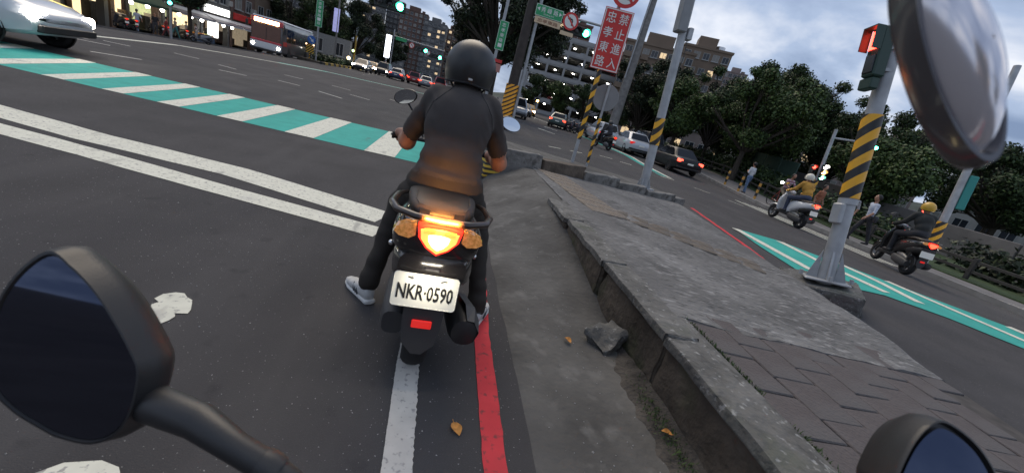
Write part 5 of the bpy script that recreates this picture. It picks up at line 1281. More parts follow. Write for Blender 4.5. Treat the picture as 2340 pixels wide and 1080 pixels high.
# ================================================================== cars
trim_k = M('car_trim_black', (.015,.015,.016), .5)
def car(loc, rz, label, paint, kind='sedan', lights=None, scale=1.0, group=None, cat='car', hot=False):
    o = empty('parked_car' if lights is None else 'car', loc, rz, label, cat, group, scale)
    if kind == 'sedan':
        st = [(-2.27,.62,.45,.74),(-2.2,.80,.32,.90),(-1.7,.88,.22,.985),(-.9,.90,.20,.95),(.5,.90,.20,.93),(1.1,.89,.20,.90),(1.8,.86,.24,.80),(2.15,.78,.30,.70),(2.27,.60,.40,.60)]; cab = (-1.75,1.15,.95,-1.02,.30,1.44)
    elif kind == 'van':
        st = [(-2.3,.74,.45,.9),(-2.25,.86,.32,1.05),(-1.5,.92,.25,1.08),(.6,.92,.23,1.05),(1.4,.90,.23,1.0),(1.9,.87,.26,.92),(2.2,.80,.32,.78),(2.3,.62,.42,.66)]; cab = (-2.22,1.55,1.05,-2.0,.55,1.78)
    else:
        st = [(-2.1,.70,.45,.85),(-2.05,.84,.32,1.0),(-1.5,.90,.25,1.02),(.5,.90,.23,.98),(1.2,.89,.23,.95),(1.7,.86,.26,.86),(2.0,.78,.32,.74),(2.1,.60,.42,.62)]; cab = (-2.0,1.2,.99,-1.65,.40,1.58)
    rings = []
    for y, w, zb, zt in st:
        h = [(w*.84,zb),(w*.97,zb+.06),(w,zb+.2),(w*1.0,(zb+zt)/2+.05),(w*.965,zt-.07),(w*.88,zt-.012),(w*.5,zt+.012)]
        rings.append([(a,y,b) for a,b in h]+[(-a,y,b) for a,b in reversed(h)])
    mb = MB(); mb.loft(rings); mb.build('body', paint, o, smooth=45)
    y0,y1,zb,t0,t1,zt = cab; wb, wt = .80, .60
    def lerp(a, b, t): return a+(b-a)*t
    mb = MB(); bot = [(-wb,y0),(wb,y0),(wb,y1),(-wb,y1)]; 
    Rr = []
    for t, k in ((0,1),(.55,1.02),(.93,1.0),(1.0,.94)):
        a0, a1, w = lerp(y0,t0,t), lerp(y1,t1,t), lerp(wb,wt,t)*k; z = lerp(zb-.03,zt,t); c = .10
        Rr.append([(-w+c,a0,z),(w-c,a0,z),(w,a0+c*1.5,z),(w,a1-c*1.5,z),(w-c,a1,z),(-w+c,a1,z),(-w,a1-c*1.5,z),(-w,a0+c*1.5,z)])
    mb.loft(Rr); mb.build('cabin', paint, o, smooth=35)
    def quad(name, pts):
        mb = MB(); mb.add(pts, [tuple(range(len(pts)))]); mb.build(name, glass_m, o, fix=False)
    def sidep(t, f, s, off=.006):   # point on the cabin side: height t, fraction f from rear to front
        a0, a1, w = lerp(y0,t0,t), lerp(y1,t1,t), lerp(wb,wt,t)*(1.02 if t > .3 else 1.012); return (s*(w+off+.012), lerp(a0+.2,a1-.2,f), lerp(zb-.03,zt,t))
    for s in (-1, 1):
        for f0, f1 in ((.02,.46),(.50,.97)):
            quad('side_window', [sidep(.10,f0,s),sidep(.10,f1,s),sidep(.55,f1,s),sidep(.88,f1-.02,s),sidep(.88,f0+.02,s),sidep(.55,f0,s)])
    for nm, ya, yb, sg in (('windscreen',y1,t1,1),('rear_window',y0,t0,-1)):
        P_ = lambda t, q: (q*(lerp(wb,wt,t)-.12), lerp(ya,yb,t)+sg*.012, lerp(zb-.03,zt,t)+.004)
        quad(nm, [P_(.08,-1),P_(.08,1),P_(.55,1),P_(.9,1),P_(.9,-1),P_(.55,-1)])
    yl = max(abs(st[0][0]), abs(st[-1][0])); wy = yl*.60
    for yy in (-wy, wy+.05):
        for s in (-1, 1):
            mb = MB(); mb.lathe([(0,-.001),(.35,-.001),(.35,.05)], 'X', (s*.87 if s < 0 else .82,yy,.31), 20); mb.build('wheel_arch', trim_k, o)
            wheel(o, yy, .31, .31, .20, alu, 'wheel', x=s*.80)
    for s in (-1, 1):
        mb = MB(); mb.bbox((s*.66-.16,st[1][0]-.05,.70),(s*.66+.16,st[1][0]+.10,.86),.02); mb.build('tail_light', (brake_far if hot else tail_far) if lights == 'tail' else red_refl, o)
        mb = MB(); mb.bbox((s*.62-.17,st[-2][0]-.12,.54),(s*.62+.17,st[-2][0]+.05,.74),.03); mb.build('headlight', head_far if lights == 'head' else M('headlight_lens', (.7,.72,.75), .1), o)
        mb = MB(); mb.bbox((s*.98-.09,.72,.98),(s*.98+.09,.84,1.10),.02); mb.build('door_mirror', paint, o)
    mb = MB(); mb.bbox((-.19,st[0][0]-.02,.62),(.19,st[0][0]+.03,.72),.005); mb.build('number_plate', plate_w, o)
    mb = MB(); mb.bbox((-.80,st[0][0]-.01,.36),(.80,st[0][0]+.12,.46),.02); mb.build('bumper_trim', trim_k, o); mb = MB(); mb.bbox((-.70,st[-1][0]-.12,.36),(.70,st[-1][0]+.015,.50),.02); mb.build('bumper_trim', trim_k, o)
    return o
def paint(n, c): return M('car_paint_'+n, c, .28, .1, coat=.6)
white_c = paint('white', (.52,.54,.57)); black_c = M('car_paint_black', (.012,.012,.014), .38, 0, coat=.15, spec=.3); silver = paint('silver', (.26,.28,.31)); taxi_y = paint('taxi_yellow', (.60,.30,.02)); greenish = paint('dark_green', (.05,.09,.08)); blue_c = paint('blue', (.03,.05,.12)); red_c = paint('red', (.28,.02,.02)); grey_c = paint('grey', (.12,.125,.13))
car((13.5,22.4,gz(13.5,22.4)), R(-4), 'black sedan with brake lights on at the park kerb', black_c, 'sedan', 'tail', .94, hot=True)
c2 = car((12.9,27.4,0), R(-6), 'white sedan parked just ahead of the black sedan', white_c, 'sedan')
car((12.3,32.0,0), R(-4), 'white hatchback parked farther along the park kerb', white_c, 'hatch')
car((15.4,30.4,0), R(-8), 'dark van parked behind the white cars', black_c, 'van')
car((10.3,38.5,0), R(-20), 'dark green sedan turning on the right road', greenish, 'sedan', 'tail', .95)
car((6.0,38.5,0), R(176), 'silver grey van coming toward the junction', silver, 'van')
car((10.4,56,0), R(172), 'yellow taxi with headlamps coming behind the grey van', taxi_y, 'sedan', 'head')
car((8.6,50,0), R(176), 'dark sedan waiting behind the grey van', grey_c, 'sedan', None)
far = [(-7.6,58,'blue sedan with red tail lamps in the far queue',blue_c,'sedan','tail'),(-5.5,60,'red hatchback in the middle of the far queue',red_c,'hatch','tail'),(-3.7,56.5,'silver sedan at the front of the far queue',silver,'sedan','tail'),(-2.1,61,'red van beside the helmet in the far queue',red_c,'van','tail'),
       (-4.8,71,'grey van far up the queue',grey_c,'van','tail'),(-7.4,76,'dark hatchback far up the queue',black_c,'hatch','tail'),(-2.4,80,'white sedan far up the queue',white_c,'sedan','tail'),
       (-11.6,56,'oncoming car with glaring headlamps at the median',grey_c,'sedan','head'),(-10.0,62,'oncoming dark van with headlamps on',black_c,'van','head'),(-9.6,72,'oncoming white car with headlamps on',white_c,'sedan','head'),(-12.4,67,'oncoming yellow taxi with headlamps on',taxi_y,'sedan','head'),(-10.6,83,'oncoming silver car farthest along the road',silver,'hatch','head')]
for x, y, lab, pt, kd_, li in far: car((x, y, 0), R(2) if li == 'tail' else R(180), lab, pt, kd_, li)
# white car entering at the far left edge and one at the right edge
car((-9.65,9.7,0), R(-84), 'white car entering at the far left of the teal band', white_c, 'hatch', 'head')
car((15.6,4.2,gz(15.6,4.2)), R(60), 'pale car at the right edge behind the yellow-helmet rider', silver, 'sedan', 'head')

# ---------------- bus
bus = empty('bus', (-16.0,43.2,gz(-16,42)), R(180), 'red and white city bus with lit orange destination display', 'bus', None, (1,.72,.93))
bw = paint('bus_white', (.60,.60,.60)); br_ = paint('bus_red', (.48,.02,.03)); bs = paint('bus_side_grey', (.10,.095,.095))
def rr(w, z0, z1, y, c=.14): return [(w-c,y,z0),(w,y,z0+c),(w,y,z1-c),(w-c,y,z1),(-w+c,y,z1),(-w,y,z1-c),(-w,y,z0+c),(-w+c,y,z0)]
mb = MB(); mb.loft([rr(1.18,.34,2.92,-5.3),rr(1.25,.30,3.0,-5.15),rr(1.25,.30,3.0,5.0),rr(1.20,.32,2.95,5.22),rr(1.10,.36,2.85,5.30)]); mb.build('body', bs, bus, smooth=35)
mb = MB(); mb.bbox((-1.20,-5.1,2.96),(1.20,5.0,3.14),.06); mb.build('roof', bw, bus)
mb = MB(); mb.bbox((-1.22,5.20,.45),(1.22,5.37,1.02),.05); mb.build('front_bumper', bw, bus); mb = MB(); mb.bbox((-1.20,5.2,.30),(1.20,5.34,.45),.03); mb.build('lower_valance', trim_k, bus)
mb = MB(); mb.bbox((-1.2,5.22,1.02),(1.2,5.365,1.20),.03); mb.build('red_band', br_, bus)
mb = MB(); mb.bbox((-1.24,5.0,2.52),(1.24,5.345,2.98),.06); mb.build('front_header', br_, bus)
mb = MB(); mb.bbox((-.95,5.345,2.60),(.95,5.37,2.90),.01); mb.build('destination_display', M('display_lit', (1,.75,.45), .4, emit=9, ecol=(1,.72,.40)), bus)
mb = MB(); mb.bbox((-1.10,5.31,1.22),(1.10,5.335,2.50),.01); mb.build('windscreen', M('bus_windscreen', (.025,.012,.008), .08, emit=.02, ecol=(1,.35,.12), var=.5, scale=1.5), bus)
mb = MB(); mb.bbox((-.02,5.336,1.24),(.02,5.35,2.48),.004); mb.build('windscreen_bar', trim_k, bus)
for s in (-1, 1):
    mb = MB(); mb.lathe([(0,.03),(.12,.02),(.15,-.05)], 'Y', (s*.98,5.37,.72), 16); mb.build('headlight', head_far, bus, smooth=40)
    mb = MB(); mb.tube([(s*1.2,5.2,2.75),(s*1.42,5.45,2.70),(s*1.45,5.5,2.5)], .03, 6); mb.bbox((s*1.45-.11,5.44,2.02),(s*1.45+.11,5.54,2.52),.03); mb.build('mirror', trim_k, bus)
    for yy in (3.1,-2.6):
        wheel(bus, yy, .48, .48, .30, alu, 'wheel', x=s*1.10)
        mb = MB(); mb.lathe([(0,.0),(.56,0),(.56,-.05*s)], 'X', (s*1.252,yy,.48), 22); mb.build('wheel_arch', trim_k, bus)
    for k in range(6):
        y0 = 4.0-k*1.5; mb = MB(); mb.bbox((s*1.256-.006,y0-1.36,1.45),(s*1.256+.006,y0,2.55),.004); mb.build('side_window', glass_m, bus)
    mb = MB(); mb.box((s*1.258-.004,3.9,1.05),(s*1.258+.004,5.0,1.42)); mb.build('red_panel', M('bus_red_panel', (.6,.03,.02), .4), bus)  # side panel in a stronger red than the front band
    mb = MB(); mb.box((s*1.258-.004,-5.1,2.62),(s*1.258+.004,4.9,2.95)); mb.build('white_cantrail', bw, bus)
    mb = MB(); mb.box((s*1.258-.005,-5.12,.6),(s*1.258+.005,-4.75,2.6)); mb.build('rear_pillar', bw, bus)

# ================================================================== trees and hedges
def leaf_mesh(name, blobs, n, size, mat, seed, flat=.75):
    g = np.random.default_rng(seed); B = np.array([b[:4] for b in blobs], float); w = B[:,3]**2; w /= w.sum()
    i = g.choice(len(B), n, p=w); d = g.normal(size=(n,3)); d /= np.linalg.norm(d,axis=1)[:,None]
    rad = B[i,3]*(g.random(n)**.40)*(1+.12*g.normal(size=n)); c = B[i,:3]+d*rad[:,None]*np.array([1,1,flat])
    nn = d*.7+g.normal(size=(n,3))*.7+np.array([0,0,.5]); nn /= np.linalg.norm(nn,axis=1)[:,None]
    t = np.cross(nn, g.normal(size=(n,3))); t /= np.linalg.norm(t,axis=1)[:,None]; b = np.cross(nn, t)
    s = size*(.55+.9*g.random(n))[:,None]
    V = np.stack([c-t*s*.6, c+b*s*.36+nn*s*.1, c+t*s*.65, c-b*s*.36+nn*s*.08], 1).reshape(-1,3)
    me = bpy.data.meshes.new(name); me.vertices.add(4*n); me.loops.add(4*n); me.polygons.add(n)
    me.vertices.foreach_set('co', V.ravel()); me.loops.foreach_set('vertex_index', np.arange(4*n, dtype=np.int32)); me.polygons.foreach_set('loop_start', np.arange(0,4*n,4,dtype=np.int32))
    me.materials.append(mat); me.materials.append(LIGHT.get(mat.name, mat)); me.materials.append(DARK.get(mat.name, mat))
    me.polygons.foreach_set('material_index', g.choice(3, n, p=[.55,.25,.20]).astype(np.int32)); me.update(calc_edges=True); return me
LIGHT, DARK = {}, {}
def leafmat(name, col):
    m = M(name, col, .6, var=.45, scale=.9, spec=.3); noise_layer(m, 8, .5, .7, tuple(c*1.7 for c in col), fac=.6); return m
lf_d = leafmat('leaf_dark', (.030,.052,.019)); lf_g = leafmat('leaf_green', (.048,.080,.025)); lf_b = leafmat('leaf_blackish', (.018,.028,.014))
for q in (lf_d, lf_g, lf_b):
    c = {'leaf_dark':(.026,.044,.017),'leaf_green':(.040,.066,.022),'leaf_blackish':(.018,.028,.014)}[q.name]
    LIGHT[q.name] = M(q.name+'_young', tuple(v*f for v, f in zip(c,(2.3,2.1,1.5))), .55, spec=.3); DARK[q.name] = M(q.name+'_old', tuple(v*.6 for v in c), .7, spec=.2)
bark = M('bark', (.05,.04,.03), .9, var=.3, scale=6, bump=.6, bscale=20)
def tree(loc, blobs, label, mat, n=7000, size=.34, trunk_r=.16, seed=1, group=None, flat=.75, lean=(0,0)):
    o = empty('tree', loc, 0, label, 'tree', group); g = random.Random(seed)
    fork = min(b[2]-b[3]*.75 for b in blobs); fork = max(.8, fork)
    mb = MB(); f = Vector((lean[0]*fork, lean[1]*fork, fork))
    mb.tube([(0,0,-.2),(0,0,.15),tuple(f*.5+Vector((g.uniform(-.08,.08),g.uniform(-.08,.08),0))),tuple(f)], [trunk_r*1.5,trunk_r*1.1,trunk_r*.95,trunk_r*.8], 10)
    for b in blobs:
        e_ = Vector(b[:3]); m_ = f.lerp(e_, .5)+Vector((g.uniform(-.3,.3),g.uniform(-.3,.3),-.1)); mb.tube([tuple(f*.93),tuple(m_),tuple(e_)], [trunk_r*.5,trunk_r*.3,trunk_r*.1], 7)
        for k in range(3):
            e2 = e_+Vector((g.gauss(0,1),g.gauss(0,1),g.gauss(0,.7)))*b[3]*.45; mb.tube([tuple(m_),tuple(m_.lerp(e2,.5)),tuple(e2)], [trunk_r*.22,trunk_r*.12,trunk_r*.05], 5)
    mb.build('trunk', bark, o, smooth=60)
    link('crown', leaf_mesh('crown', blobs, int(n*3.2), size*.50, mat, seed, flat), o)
    return o
def blobs(w, d, z0, z1, n, r, seed, top=.6):
    g = random.Random(seed); L_ = []
    for _ in range(n):
        t = g.random(); z = z0+(z1-z0)*t; k = math.sqrt(max(.12, 1-((t-.42)/.62)**2)); a = g.uniform(0,2*PI); q = math.sqrt(g.random())
        L_.append((w*k*q*math.cos(a), d*k*q*math.sin(a), z, r*g.uniform(.65,1.15)*(.75+.25*k)))
    for _ in range(n):   # sprigs that break the outline
        t = g.random(); z = z0+(z1-z0)*(.15+.95*t); k = math.sqrt(max(.10, 1-((t-.42)/.62)**2)); a = g.uniform(0,2*PI); q = g.uniform(.80,1.06)
        L_.append(((w*k*q+r*.45)*math.cos(a), (d*k*q+r*.45)*math.sin(a), z+r*.15, r*g.uniform(.30,.62)))
    return L_
tree((3.2,39.5,0), blobs(5.4,4,5.2,13.5,26,1.75,3), 'huge dark tree towering behind the helmet and green street signs', lf_b, 22000, .34, .42, 3)
tree((1.4,48,0), blobs(2.2,2.2,4.0,9,12,1.2,31), 'dark tree left of the huge tree above the helmet', lf_b, 7000, .34, .25, 31)
# park side
def T(x, y, *a, **k): tree((x, y, gz(x, y)+.1), *a, **k)
T(20.0,25.2, blobs(3.3,3.0,3.0,6.4,20,1.15,5), 'broad green park tree with forked trunk beside the walking man', lf_g, 15000, .27, .20, seed=5)
T(28.8,33.0, blobs(3.7,3.4,3.6,9.2,22,1.35,6), 'tallest dark park tree with ragged top against the sky', lf_d, 15000, .32, .24, seed=6)
T(30.5,25.0, blobs(2.7,2.7,2.6,7.2,16,1.15,7), 'dark park tree behind the striped signal pole', lf_d, 10000, .28, .18, seed=7)
T(17.2,29.5, blobs(2.2,2.2,2.6,5.6,14,1.0,8), 'rounded green tree above the black sedan', lf_g, 9000, .26, .17, seed=8)
T(15.9,33.5, blobs(2.4,2.4,2.6,7.6,14,1.1,9), 'dark tree beside the lamp post above the white cars', lf_b, 9000, .30, .18, seed=9)
T(22.5,33.0, blobs(2.6,2.6,2.5,7.2,14,1.2,10), 'dark tree between the lamp post and the broad park tree', lf_d, 9000, .30, .18, seed=10)
T(35.0,19.5, blobs(3.2,3.2,2.5,6.5,16,1.2,11), 'dark park tree beyond the signal pole at the right', lf_d, 9000, .30, .2, seed=11)
T(36.5,28.0, blobs(3.0,3.0,2.5,6.6,14,1.2,12), 'green park tree farther back at the right', lf_g, 8000, .32, .2, seed=12)
T(43,18.0, blobs(4,3.4,2.5,7.0,16,1.4,13), 'dark park tree at the right edge of the picture', lf_d, 8000, .34, .2, seed=13)
for i, (x, y, w_, z1, lab) in enumerate([(24.2,29.0,2.6,6.6,'green tree filling the gap right of the broad park tree'),(33.5,31.5,3.0,7.6,'dark tree between the tallest tree and the right signal'),(40.5,33.0,3.4,7.2,'green tree behind the right row of park trees'),(29.0,40.0,3.2,8.2,'dark tree in the second row behind the tallest tree'),(47.5,27.0,3.6,7.4,'leafy tree closing the park on the far right'),(26.0,20.8,2.0,4.6,'small leafy tree behind the park-side signal'),(20.5,38.0,2.8,7.4,'dark tree in the second row above the black sedan'),(38.5,14.0,3.0,6.2,'low dark tree near the right edge pole'),(52,19,4,8,'big dark tree beyond the right picture edge')]):
    T(x, y, blobs(w_,w_,1.9,z1,16,1.2,200+i), lab, [lf_g,lf_d,lf_g,lf_b,lf_d][i % 5], 8500, .30, .18, seed=200+i)
# row below the car park
for i, (x, y, w_) in enumerate([(11.2,60,1.9),(14.8,58,2.2),(18.3,57,2.1),(21.5,54,2.2),(25,55,2.4)]):
    tree((x, y, 0), blobs(w_,w_,2.2,5.2,10,1.0,40+i), ['leftmost','second from left','middle','second from right','rightmost'][i]+' tree in the clipped row below the car park', lf_g if i % 2 else lf_d, 5500, .32, .14, 40+i, 'tree row below the car park')
# left side
for i, (x, y, w_, z1) in enumerate([(-27,76,3.6,11.5),(-21.5,73,3.4,9.6),(-17.8,78,3.2,10.5),(-14.2,92,2.6,7.2)]):
    tree((x, y, gz(x, y)), blobs(w_,w_,2.8,z1,16,1.5,60+i), ['dark street tree behind the rear of the bus','dark street tree behind the blue roundel sign','dark street tree behind the violet banner','dark tree above the oncoming headlamps'][i], lf_b if i != 1 else lf_d, 9000, .40, .24, 60+i, 'street trees beyond the bus')
tree((-26.4,47.9,gz(-26.4,47.9)+.15), blobs(1.8,1.8,3.4,6.5,10,.9,70), 'street tree with bare dark trunk before the shops', lf_b, 4000, .3, .2, 70)
# hedges
def hedge(name, t0, t1, o0, h, label, seed, mat=lf_d, n=9000):
    g = random.Random(seed); L_ = []
    k = int((t1-t0)/.45)
    for i in range(k):
        x, y = pk(t0+(t1-t0)*i/k+g.uniform(-.1,.1), o0+g.uniform(-.2,.2)); L_.append((x, y, gz(x, y)+.14+h*.5+g.uniform(-.05,.1), h*.55))
    tag(link(name, leaf_mesh(name, L_, n, .16, mat, seed, 1.0)), label, 'hedge')
hedge('hedge', -30, -7.5, 5.6, 1.3, 'dark clipped hedge behind the rail fence at the right', 80, lf_b, 12000); hedge('hedge', -5.5, 24, 4.6, 1.4, 'dark hedge behind the walking man and parked cars', 81, lf_d, 14000)
# rail fence, posts and rails one by one
fn = empty('rail_fence', (0,0,0), 0, 'low dark rail fence along the park footway', 'fence'); wood = M('fence_wood_grey', (.040,.038,.034), .85, var=.3, scale=8)
pm_ = MB().bbox((-.06,-.06,0),(.06,.06,.8),.01).mesh('post', wood); rm_ = MB().bbox((-.03,-1.0,-.05),(.03,1.0,.05),.01).mesh('rail', wood)
for k in range(24):
    t = -28+k*2; x, y = pk(t, 3.5); link('post', pm_, fn, (x, y, gz(x, y)+.12))
    x2, y2 = pk(t+1, 3.5); sl = math.atan((gz(*pk(t+2,3.5))-gz(x, y))/2)
    for z in (.34,.68): link('rail', rm_, fn, (x2, y2, gz(x2, y2)+.12+z), (sl,0,R(-10)))
# green hoarding panels behind the cyclist
gp = empty('hoarding', (0,0,0), 0, 'green sheet metal hoarding behind the cyclist', 'hoarding'); gm = M('hoarding_green', (.045,.085,.065), .7, var=.25, scale=2)
pmesh = MB().bbox((-.04,-.92,0),(.04,.92,2.3),.02).mesh('panel', gm)
for k in range(3):
    x, y = pk(4.6+k*1.9, 5.9); link('panel', pmesh, gp, (x, y, gz(x, y)+.1), (0,0,R(-10)))
# retaining wall beyond the hedge
rw = empty('retaining_wall', (0,0,0), 0, 'long grey concrete retaining wall behind the park hedge', 'wall'); rwm = M('retaining_concrete', (.15,.14,.135), .9, var=.25, scale=1.2, bump=.3)
rmesh = MB().bbox((-.15,-1.96,0),(.15,1.96,1.7),.02).mesh('wall_panel', rwm)
for k in range(9):
    x, y = pk(8-k*4, 10.0); link('wall_panel', rmesh, rw, (x, y, gz(x, y)+.1), (0,0,R(-10)))
# median strip on the left with striped kerb and low hedge
md = empty('median_kerb', (0,0,0), 0, 'yellow and black striped kerb of the left median', 'kerb'); mk1 = kerb_y; mk2 = M('kerb_paint_black', (.02,.02,.02), .8)
km1 = MB().bbox((-.12,-.49,-.1),(.12,.49,.22),.02).mesh('kerb_block', mk1); km2 = MB().bbox((-.12,-.49,-.1),(.12,.49,.22),.02).mesh('kerb_block', mk2)
for k in range(44): link('kerb_block', km1 if k % 2 else km2, md, (-12.6-k*.012, 43.3+k, gz(-12.6,44)))
tag(link('median_shrubs', leaf_mesh('median_shrubs', [(-13.8+random.uniform(-.5,.5), 45.5+k*.5, .35+random.uniform(0,.15), .5) for k in range(84)], 9000, .2, lf_d, 90, .9)), 'low shrubs growing on the left median', 'shrubs', kind='stuff')
mb = MB(); mb.box((-14.9,43.4,-.2),(-12.7,88,.16)); tag(mb.build('median', M('median_soil', (.07,.06,.045), .95, var=.3)), 'raised planted median on the left', kind='structure')

# ================================================================== buildings
frame_w = M('window_frame_pale', (.30,.30,.29), .6); pane_d = M('window_pane_dark', (.02,.024,.03), .12); pane_c = M('window_pane_curtain', (.20,.19,.17), .4); pane_l = M('window_pane_lit', (.8,.6,.35), .4, emit=.55, ecol=(1,.72,.40))
def win_mesh(w, h, pane, sill=True):
    mb = MB(); b = .08
    mb.mat(1).box((-w/2,.0,-h/2),(w/2,.03,h/2)); mb.mat(0)
    mb.box((-w/2-b,-.06,-h/2-b),(w/2+b,.03,-h/2)); mb.box((-w/2-b,-.06,h/2),(w/2+b,.03,h/2+b)); mb.box((-w/2-b,-.06,-h/2),(-w/2,.03,h/2)); mb.box((w/2,-.06,-h/2),(w/2+b,.03,h/2)); mb.box((-.03,-.05,-h/2),(.03,.029,h/2))
    if sill: mb.box((-w/2-.2,-.25,-h/2-.2),(w/2+.2,.03,-h/2-b))
    return mb.mesh('window', [frame_w, pane])
def building(name, loc, rz, w, d, floors, fh, bays, wall, label, lit=.1, side_bays=3, z0=0, win=(1.2,1.2), roof=True, balcony=False, sides=(1,), seed=1, cat='building', curtain=.3, wallname='wall'):
    o = empty(name, loc, rz, label, cat); g = random.Random(seed); Hh = floors*fh+z0
    mb = MB(); mb.box((-w/2,0,-3),(w/2,d,Hh)); mb.build('wall', wall, o)
    ws = [win_mesh(*win, p) for p in (pane_d, pane_c, pane_l)]
    def put(x, y, z, r):
        q = g.random(); m = ws[2] if q < lit else (ws[1] if q < lit+curtain else ws[0]); link('window', m, o, (x, y, z), (0,0,r))
    for f in range(floors):
        z = z0+f*fh+fh*.55
        for b in range(bays): put(-w/2+w*(b+.5)/bays, -.02, z, 0)
        for s in sides:
            for b in range(side_bays): put(s*(w/2+.02), d*(b+.5)/side_bays, z, s*PI/2)
        if balcony and f:
            for b in range(0, bays, 2):
                mb = MB(); xc = -w/2+w*(b+.5)/bays; mb.box((xc-w/bays*.42,-.9,z-fh*.5),(xc+w/bays*.42,-.065,z-fh*.5+.15)); mb.box((xc-w/bays*.42,-.9,z-fh*.5+.15),(xc+w/bays*.42,-.82,z-fh*.5+1.0)); mb.build('balcony', wall, o)
    if roof:
        mb = MB(); mb.box((-w/2-.2,-.2,Hh+.002),(w/2+.2,d+.2,Hh+.45)); mb.build('roof', wall, o)
        mb = MB(); mb.box((-w*.22,d*.3,Hh+.45),(w*.18,d*.7,Hh+3.2)); mb.build('roof_house', wall, o)
        mb = MB(); mb.cyl((w*.3,d*.5,Hh+.45),(w*.3,d*.5,Hh+2.2),1.0,n=14); mb.build('water_tank', steel if g.random() < .5 else wall, o)
    return o
def wallm(n, c): return M('facade_'+n, c, .85, var=.18, scale=.25, bump=.1, bscale=3)
grey_f = wallm('grey', (.125,.125,.125)); brown_f = wallm('brown', (.13,.085,.065)); tan_f = wallm('tan', (.165,.122,.088)); red_f = wallm('red_brown', (.115,.07,.055)); pale_f = wallm('pale', (.30,.29,.27)); pink_f = wallm('pinkish', (.21,.165,.15)); dk_f = wallm('dark', (.075,.075,.078))
# towers straight ahead
building('apartment_tower', (-58,292,0), R(8), 14,12,11,3.1,5, grey_f, 'grey apartment tower leftmost of the far towers', .05, 2, balcony=True, seed=1, win=(1.7,1.5))
building('apartment_tower', (-47,302,0), R(6), 10,10,13,3.1,4, dk_f, 'dark slim tower behind the leftmost far tower', .05, 2, seed=2, win=(1.5,1.5))
building('apartment_tower', (-33,288,0), R(0), 17,12,12,3.1,6, red_f, 'red-brown tower in the middle of the far towers', .04, 2, seed=3, win=(1.6,1.5))
building('apartment_tower', (-40,280,0), R(4), 12,12,6,3.1,4, grey_f, 'low grey block at the foot of the far towers', .06, 2, seed=4, win=(1.6,1.5))
building('apartment_tower', (-19,285,0), R(-4), 14,12,11,3.1,5, pale_f if False else grey_f, 'grey-brown tower with bright window column right of the middle tower', .14, 2, seed=5, balcony=True, win=(1.7,1.5))
building('apartment_tower', (-8,298,0), R(-8), 12,12,11,3.1,4, brown_f, 'brown tower partly behind the dark tree above the helmet', .1, 2, seed=6, win=(1.6,1.5))
building('apartment_tower', (-78,250,0), R(14), 26,14,8,3.1,9, dk_f, 'long dark block behind the street trees', .06, 3, seed=7, win=(1.5,1.4))
# brown tower behind the car park, tan blocks, far towers on the right
building('apartment_tower', (28.2,122,0), R(-10), 12.5,12,8,3.2,8, red_f, 'red-brown tower with many small windows behind the car park', .14, 3, seed=8, win=(.9,1.3))
building('apartment_block', (39,84,0), R(-22), 14,12,6,3.1,8, tan_f, 'tan apartment block right of the car park', .14, 3, balcony=True, seed=9, sides=(-1,))
building('apartment_block', (51,87,0), R(-24), 10,12,7,3.1,5, tan_f, 'taller tan apartment block with stepped roof right of the lamp post', .08, 3, seed=10, sides=(-1,))
building('apartment_tower', (122,203,0), R(-30), 12,12,12,3.2,5, pink_f, 'pinkish far tower with curved shoulder above the park trees', .03, 3, seed=11, sides=(-1,), win=(1.6,1.5))
building('apartment_tower', (135,198,0), R(-32), 11,12,13,3.2,5, pink_f, 'taller pinkish far tower above the park trees', .03, 3, seed=12, sides=(-1,), win=(1.6,1.5))
building('apartment_block', (54,50,0), R(-48), 20,10,3,2.8,10, pink_f, 'pinkish low apartment block behind the right park trees', .04, 3, seed=13, sides=(-1,))
building('apartment_block', (66,33,-.5), R(-62), 18,10,3,2.8,9, pale_f, 'pale low apartment block at the right edge behind trees', .04, 3, seed=14, sides=(-1,))
building('apartment_block', (32,60,0), R(-25), 16,8,2,3.0,8, pink_f, 'low pinkish block seen through the park tree trunks', .05, 2, seed=15, sides=(-1,))

# ---------------- open multi-storey car park with lit decks
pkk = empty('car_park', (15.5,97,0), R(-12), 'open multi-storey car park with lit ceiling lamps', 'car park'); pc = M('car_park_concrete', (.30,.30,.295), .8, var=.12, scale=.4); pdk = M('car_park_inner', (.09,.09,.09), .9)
Wp, Dp = 24.0, 16.0
for f in range(7):
    z = f*2.75
    mb = MB(); mb.box((0,0,z-.14),(Wp,Dp,z+.14)); mb.build('deck', pc, pkk)
    mb = MB(); mb.box((.02,-.10,z+.142),(Wp,0.08,z+.95)); mb.build('parapet', pc, pkk)
    mb = MB(); mb.box((Wp-.1,.1,z+.142),(Wp+.1,Dp,z+.95)); mb.build('parapet', pc, pkk)
    if f < 6:
        for k in range(5):
            for r_ in range(1):
                mb = MB(); kk = k+(f*.37)%1; mb.bbox((kk*4.4+1.0,3.0+(k*3+f*2)%5,z+2.45),(kk*4.4+1.5,3.3+(k*3+f*2)%5,z+2.58),.02); mb.build('ceiling_lamp', lit_white, pkk)
for k in range(7):
    mb = MB(); mb.box((k*4-.25,-.14,0),(k*4+.25,.5,16.4)); mb.build('column', pc, pkk)
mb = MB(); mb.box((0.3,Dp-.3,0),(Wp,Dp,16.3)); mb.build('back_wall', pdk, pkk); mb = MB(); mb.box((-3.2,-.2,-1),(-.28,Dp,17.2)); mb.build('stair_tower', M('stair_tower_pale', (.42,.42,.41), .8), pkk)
for f in range(1,6):
    for k in range(5):
        if random.random() < .7: mb = MB(); x0 = 1+k*4.4+random.uniform(0,1); z = f*2.75+.14; mb.bbox((x0,1.2,z+.3),(x0+1.8,5.2,z+1.0),.15); mb.bbox((x0+.2,2.2,z+1.0),(x0+1.6,4.6,z+1.5),.15); mb.build('stored_car', random.choice((white_c,grey_c,red_c,silver)), pkk, smooth=40)
